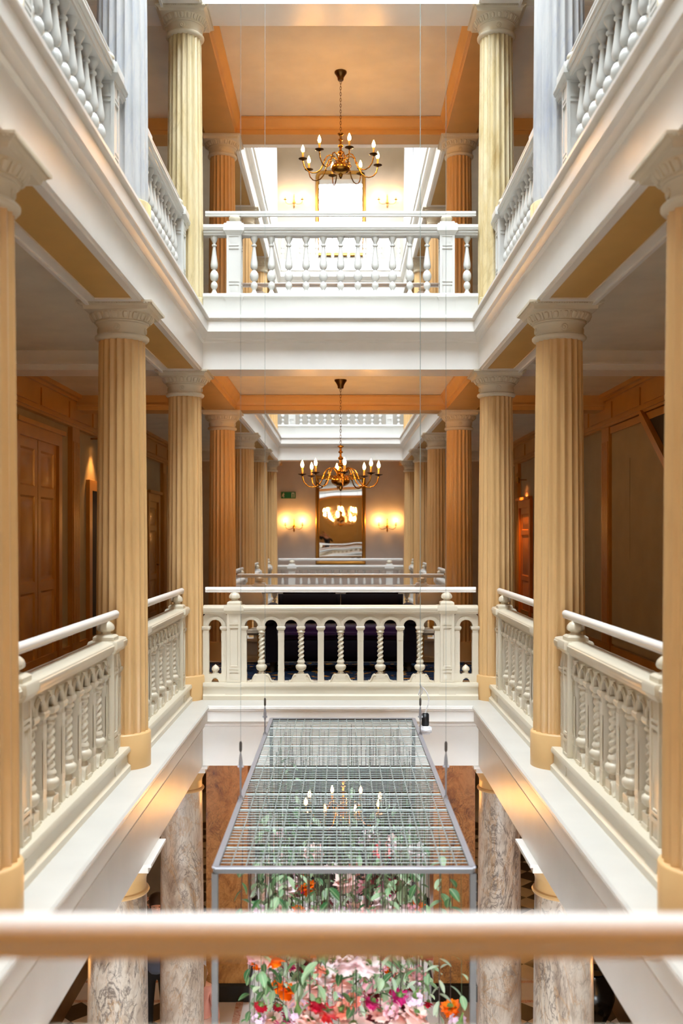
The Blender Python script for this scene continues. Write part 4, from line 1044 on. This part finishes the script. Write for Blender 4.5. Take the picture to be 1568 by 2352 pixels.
# ---------------------------------------------------------------- people
def skin_obj(name, parent, pts, edges, mat, sub=2):
    """pts: list of (x,y,z,r); a Skin + Subdivision body"""
    me = bpy.data.meshes.new(name); me.from_pydata([p[:3] for p in pts], edges, []); me.materials.append(M[mat])
    o = bpy.data.objects.new(name, me); COL.objects.link(o); o.parent = parent
    bm = bmesh.new(); bm.from_mesh(me); ly = bm.verts.layers.skin.verify()
    for i, v in enumerate(bm.verts):
        r = pts[i][3]; v[ly].radius = r if isinstance(r, tuple) else (r, r); v[ly].use_root = (i == 0)
    bm.to_mesh(me); bm.free()
    md = o.modifiers.new('skin', 'SKIN'); md.use_smooth_shade = True
    o.modifiers.new('sub', 'SUBSURF').levels = sub; o.modifiers[-1].render_levels = sub
    return o
def person(label, loc, rz, h, top, bottom, hair, arms, skirt=False, long_hair=False, group=None):
    t = thing('person', label, 'person', loc, rz, group); k = h/1.7
    def S_(x, y, z, r): return (x*k, y*k, z*k, (r[0]*k, r[1]*k) if isinstance(r, tuple) else r*k)
    P = [S_(0,0,.93,(.13,.10)), S_(0,0,1.10,(.115,.09)), S_(0,0,1.28,(.14,.10)), S_(0,0,1.40,(.10,.075)), S_(0,-.005,1.47,.05), S_(0,-.015,1.54,.062), S_(0,-.02,1.60,.085), S_(0,-.015,1.655,.06)]
    E = [(i, i+1) for i in range(7)]
    J, JE = [S_(0,0,.80,(.175,.14)), S_(0,0,.93,(.165,.13)), S_(0,0,1.10,(.135,.105)), S_(0,0,1.28,(.155,.115)), S_(0,0,1.40,(.11,.085))], [(0,1),(1,2),(2,3),(3,4)]
    Q, QE = [S_(0,0,1.0,(.135,.105)), S_(0,0,.86,(.15,.115))], [(0,1)]
    for s in (-1, 1):
        el, wr, hd = arms[s]
        n = len(P); P += [S_(s*.17,0,1.39,.058), S_(*el,.042), S_(*wr,.03), S_(*hd,(.038,.02))]; E += [(3,n),(n,n+1),(n+1,n+2),(n+2,n+3)]
        d = (Vector(hd)-Vector(wr)); d = d.normalized() if d.length else Vector((0,0,-1)); sd = d.cross(Vector((0,1,.2))).normalized()
        for f in range(5):
            q = Vector(hd) + sd*((f-1.8)*.021); ln = (.045,.068,.076,.07,.055)[f]; dd = d if f else (d*.5+sd*-.9).normalized()
            m = len(P); P += [S_(*(q+dd*ln*.55),.0095), S_(*(q+dd*ln+Vector((0,-.012,0))),.0075)]; E += [(n+3,m),(m,m+1)]
        n = len(J); J += [S_(s*.17,0,1.385,.075), S_(*el,.058), S_(*(Vector(el).lerp(Vector(wr),.88)),.044)]; JE += [(3,n),(n,n+1),(n+1,n+2)]
        n = len(P); P += [S_(s*.095,0,.86,.085), S_(s*.10,-.01,.48,.055), S_(s*.10,.02,.09,.038), S_(s*.11,-.12,.035,.03)]; E += [(0,n),(n,n+1),(n+1,n+2),(n+2,n+3)]
        n = len(Q); Q += [S_(s*.095,0,.82,.10), S_(s*.10,-.01,.48,.07), S_(s*.10,.015,.10,.056)]; QE += [(1,n),(n,n+1),(n+1,n+2)]
        ob('shoe', MB().lathe([(0,-.05),(.036,-.046),(.045,-.02),(.042,.02),(.03,.045),(0,.05)], 12, 'black', T_((s*.107*k, -.045*k, .042*k), (PI/2,0,0), (k, .8*k, 2.7*k))).mesh('shoe', 60), t)
    skin_obj('body', t, P, E, 'skin'); skin_obj('jacket', t, J, JE, top)
    if skirt: ob('skirt', MB().lathe([(.15*k,.95*k),(.17*k,.86*k),(.21*k,.62*k),(.24*k,.40*k),(.235*k,.40*k),(.14*k,.93*k)], 24, bottom, rf=lambda r, a, z: r*(1+.05*math.sin(9*a)*(1-z/k))).mesh('skirt', 60), t)
    else: skin_obj('trousers', t, Q, QE, bottom)
    # face and hair
    hz = 1.60*k
    f = MB(); f.lathe([(0,-.012),(.012,-.01),(.010,.01),(.004,.03),(0,.035)], 8, 'skin', T_((0,-.108*k,1.585*k), (-.25,0,0), (k,k,k)))
    for s in (-1, 1):
        f.lathe([(0,-.007),(.007,0),(0,.007)], 8, 'black', T_((s*.03*k,-.098*k,1.607*k), (0,0,0), (k*1.3,k,k)))
        f.lathe([(0,-.03),(.016,-.015),(.02,.008),(.012,.028),(0,.03)], 8, 'skin', T_((s*.088*k,-.01*k,1.59*k), (0,0,0), (k*.5,k*.8,k)))
    f.cbox(0, -.104*k, 1.553*k, .04*k, .01*k, .008*k, 'pinkcloth')
    ob('face', f.mesh('face', 60), t)
    hp = [(.0,.125),(.05,.118),(.085,.09),(.1,.045),(.1,.0),(.092,-.04)]
    hm = MB(); hm.lathe([(r*k, z*k) for r, z in reversed(hp)], 20, hair, T_((0,.02*k,hz+.008*k), (-.6,0,0), (.98,1.06,1)), caps=False)
    if long_hair: hm.lathe([(.05*k,-.22*k),(.088*k,-.17*k),(.1*k,-.06*k),(.096*k,.03*k),(.05*k,.1*k)], 18, hair, T_((0,.045*k,hz), (.1,0,0), (1,.75,1)), rf=lambda r, a, z: r*(1+.06*math.sin(7*a)))
    ob('hair', hm.mesh('hair', 60), t)
    return t
person('person in blue grey jacket and black trousers, hand at the hair, between marble columns', (-2.12, 11.5, GROUND), .15, 1.70, 'denim', 'trouser', 'hair',
       {-1: ((-.33,-.06,1.40),(-.22,-.10,1.62),(-.15,-.07,1.67)), 1: ((.24,.03,1.12),(.25,-.06,.88),(.25,-.08,.80))})
person('person in pink top and pale skirt seen from behind, beside the left marble column', (-1.50, 10.75, GROUND), PI-.3, 1.22, 'pinkcloth', 'palepink', 'hairblond',
       {-1: ((-.23,.02,1.12),(-.24,-.05,.88),(-.24,-.07,.80)), 1: ((.23,.02,1.12),(.24,-.05,.88),(.24,-.07,.80))}, skirt=True, long_hair=True)
person('person in a dark coat beside the camera, small in the dim far mirror', (-.78, -.75, 0), PI, 1.74, 'trouser', 'beige', 'hairblond',
       {-1: ((-.30,-.12,1.2),(-.2,-.28,1.42),(-.15,-.32,1.47)), 1: ((.30,-.12,1.2),(.2,-.28,1.42),(.15,-.32,1.47))})
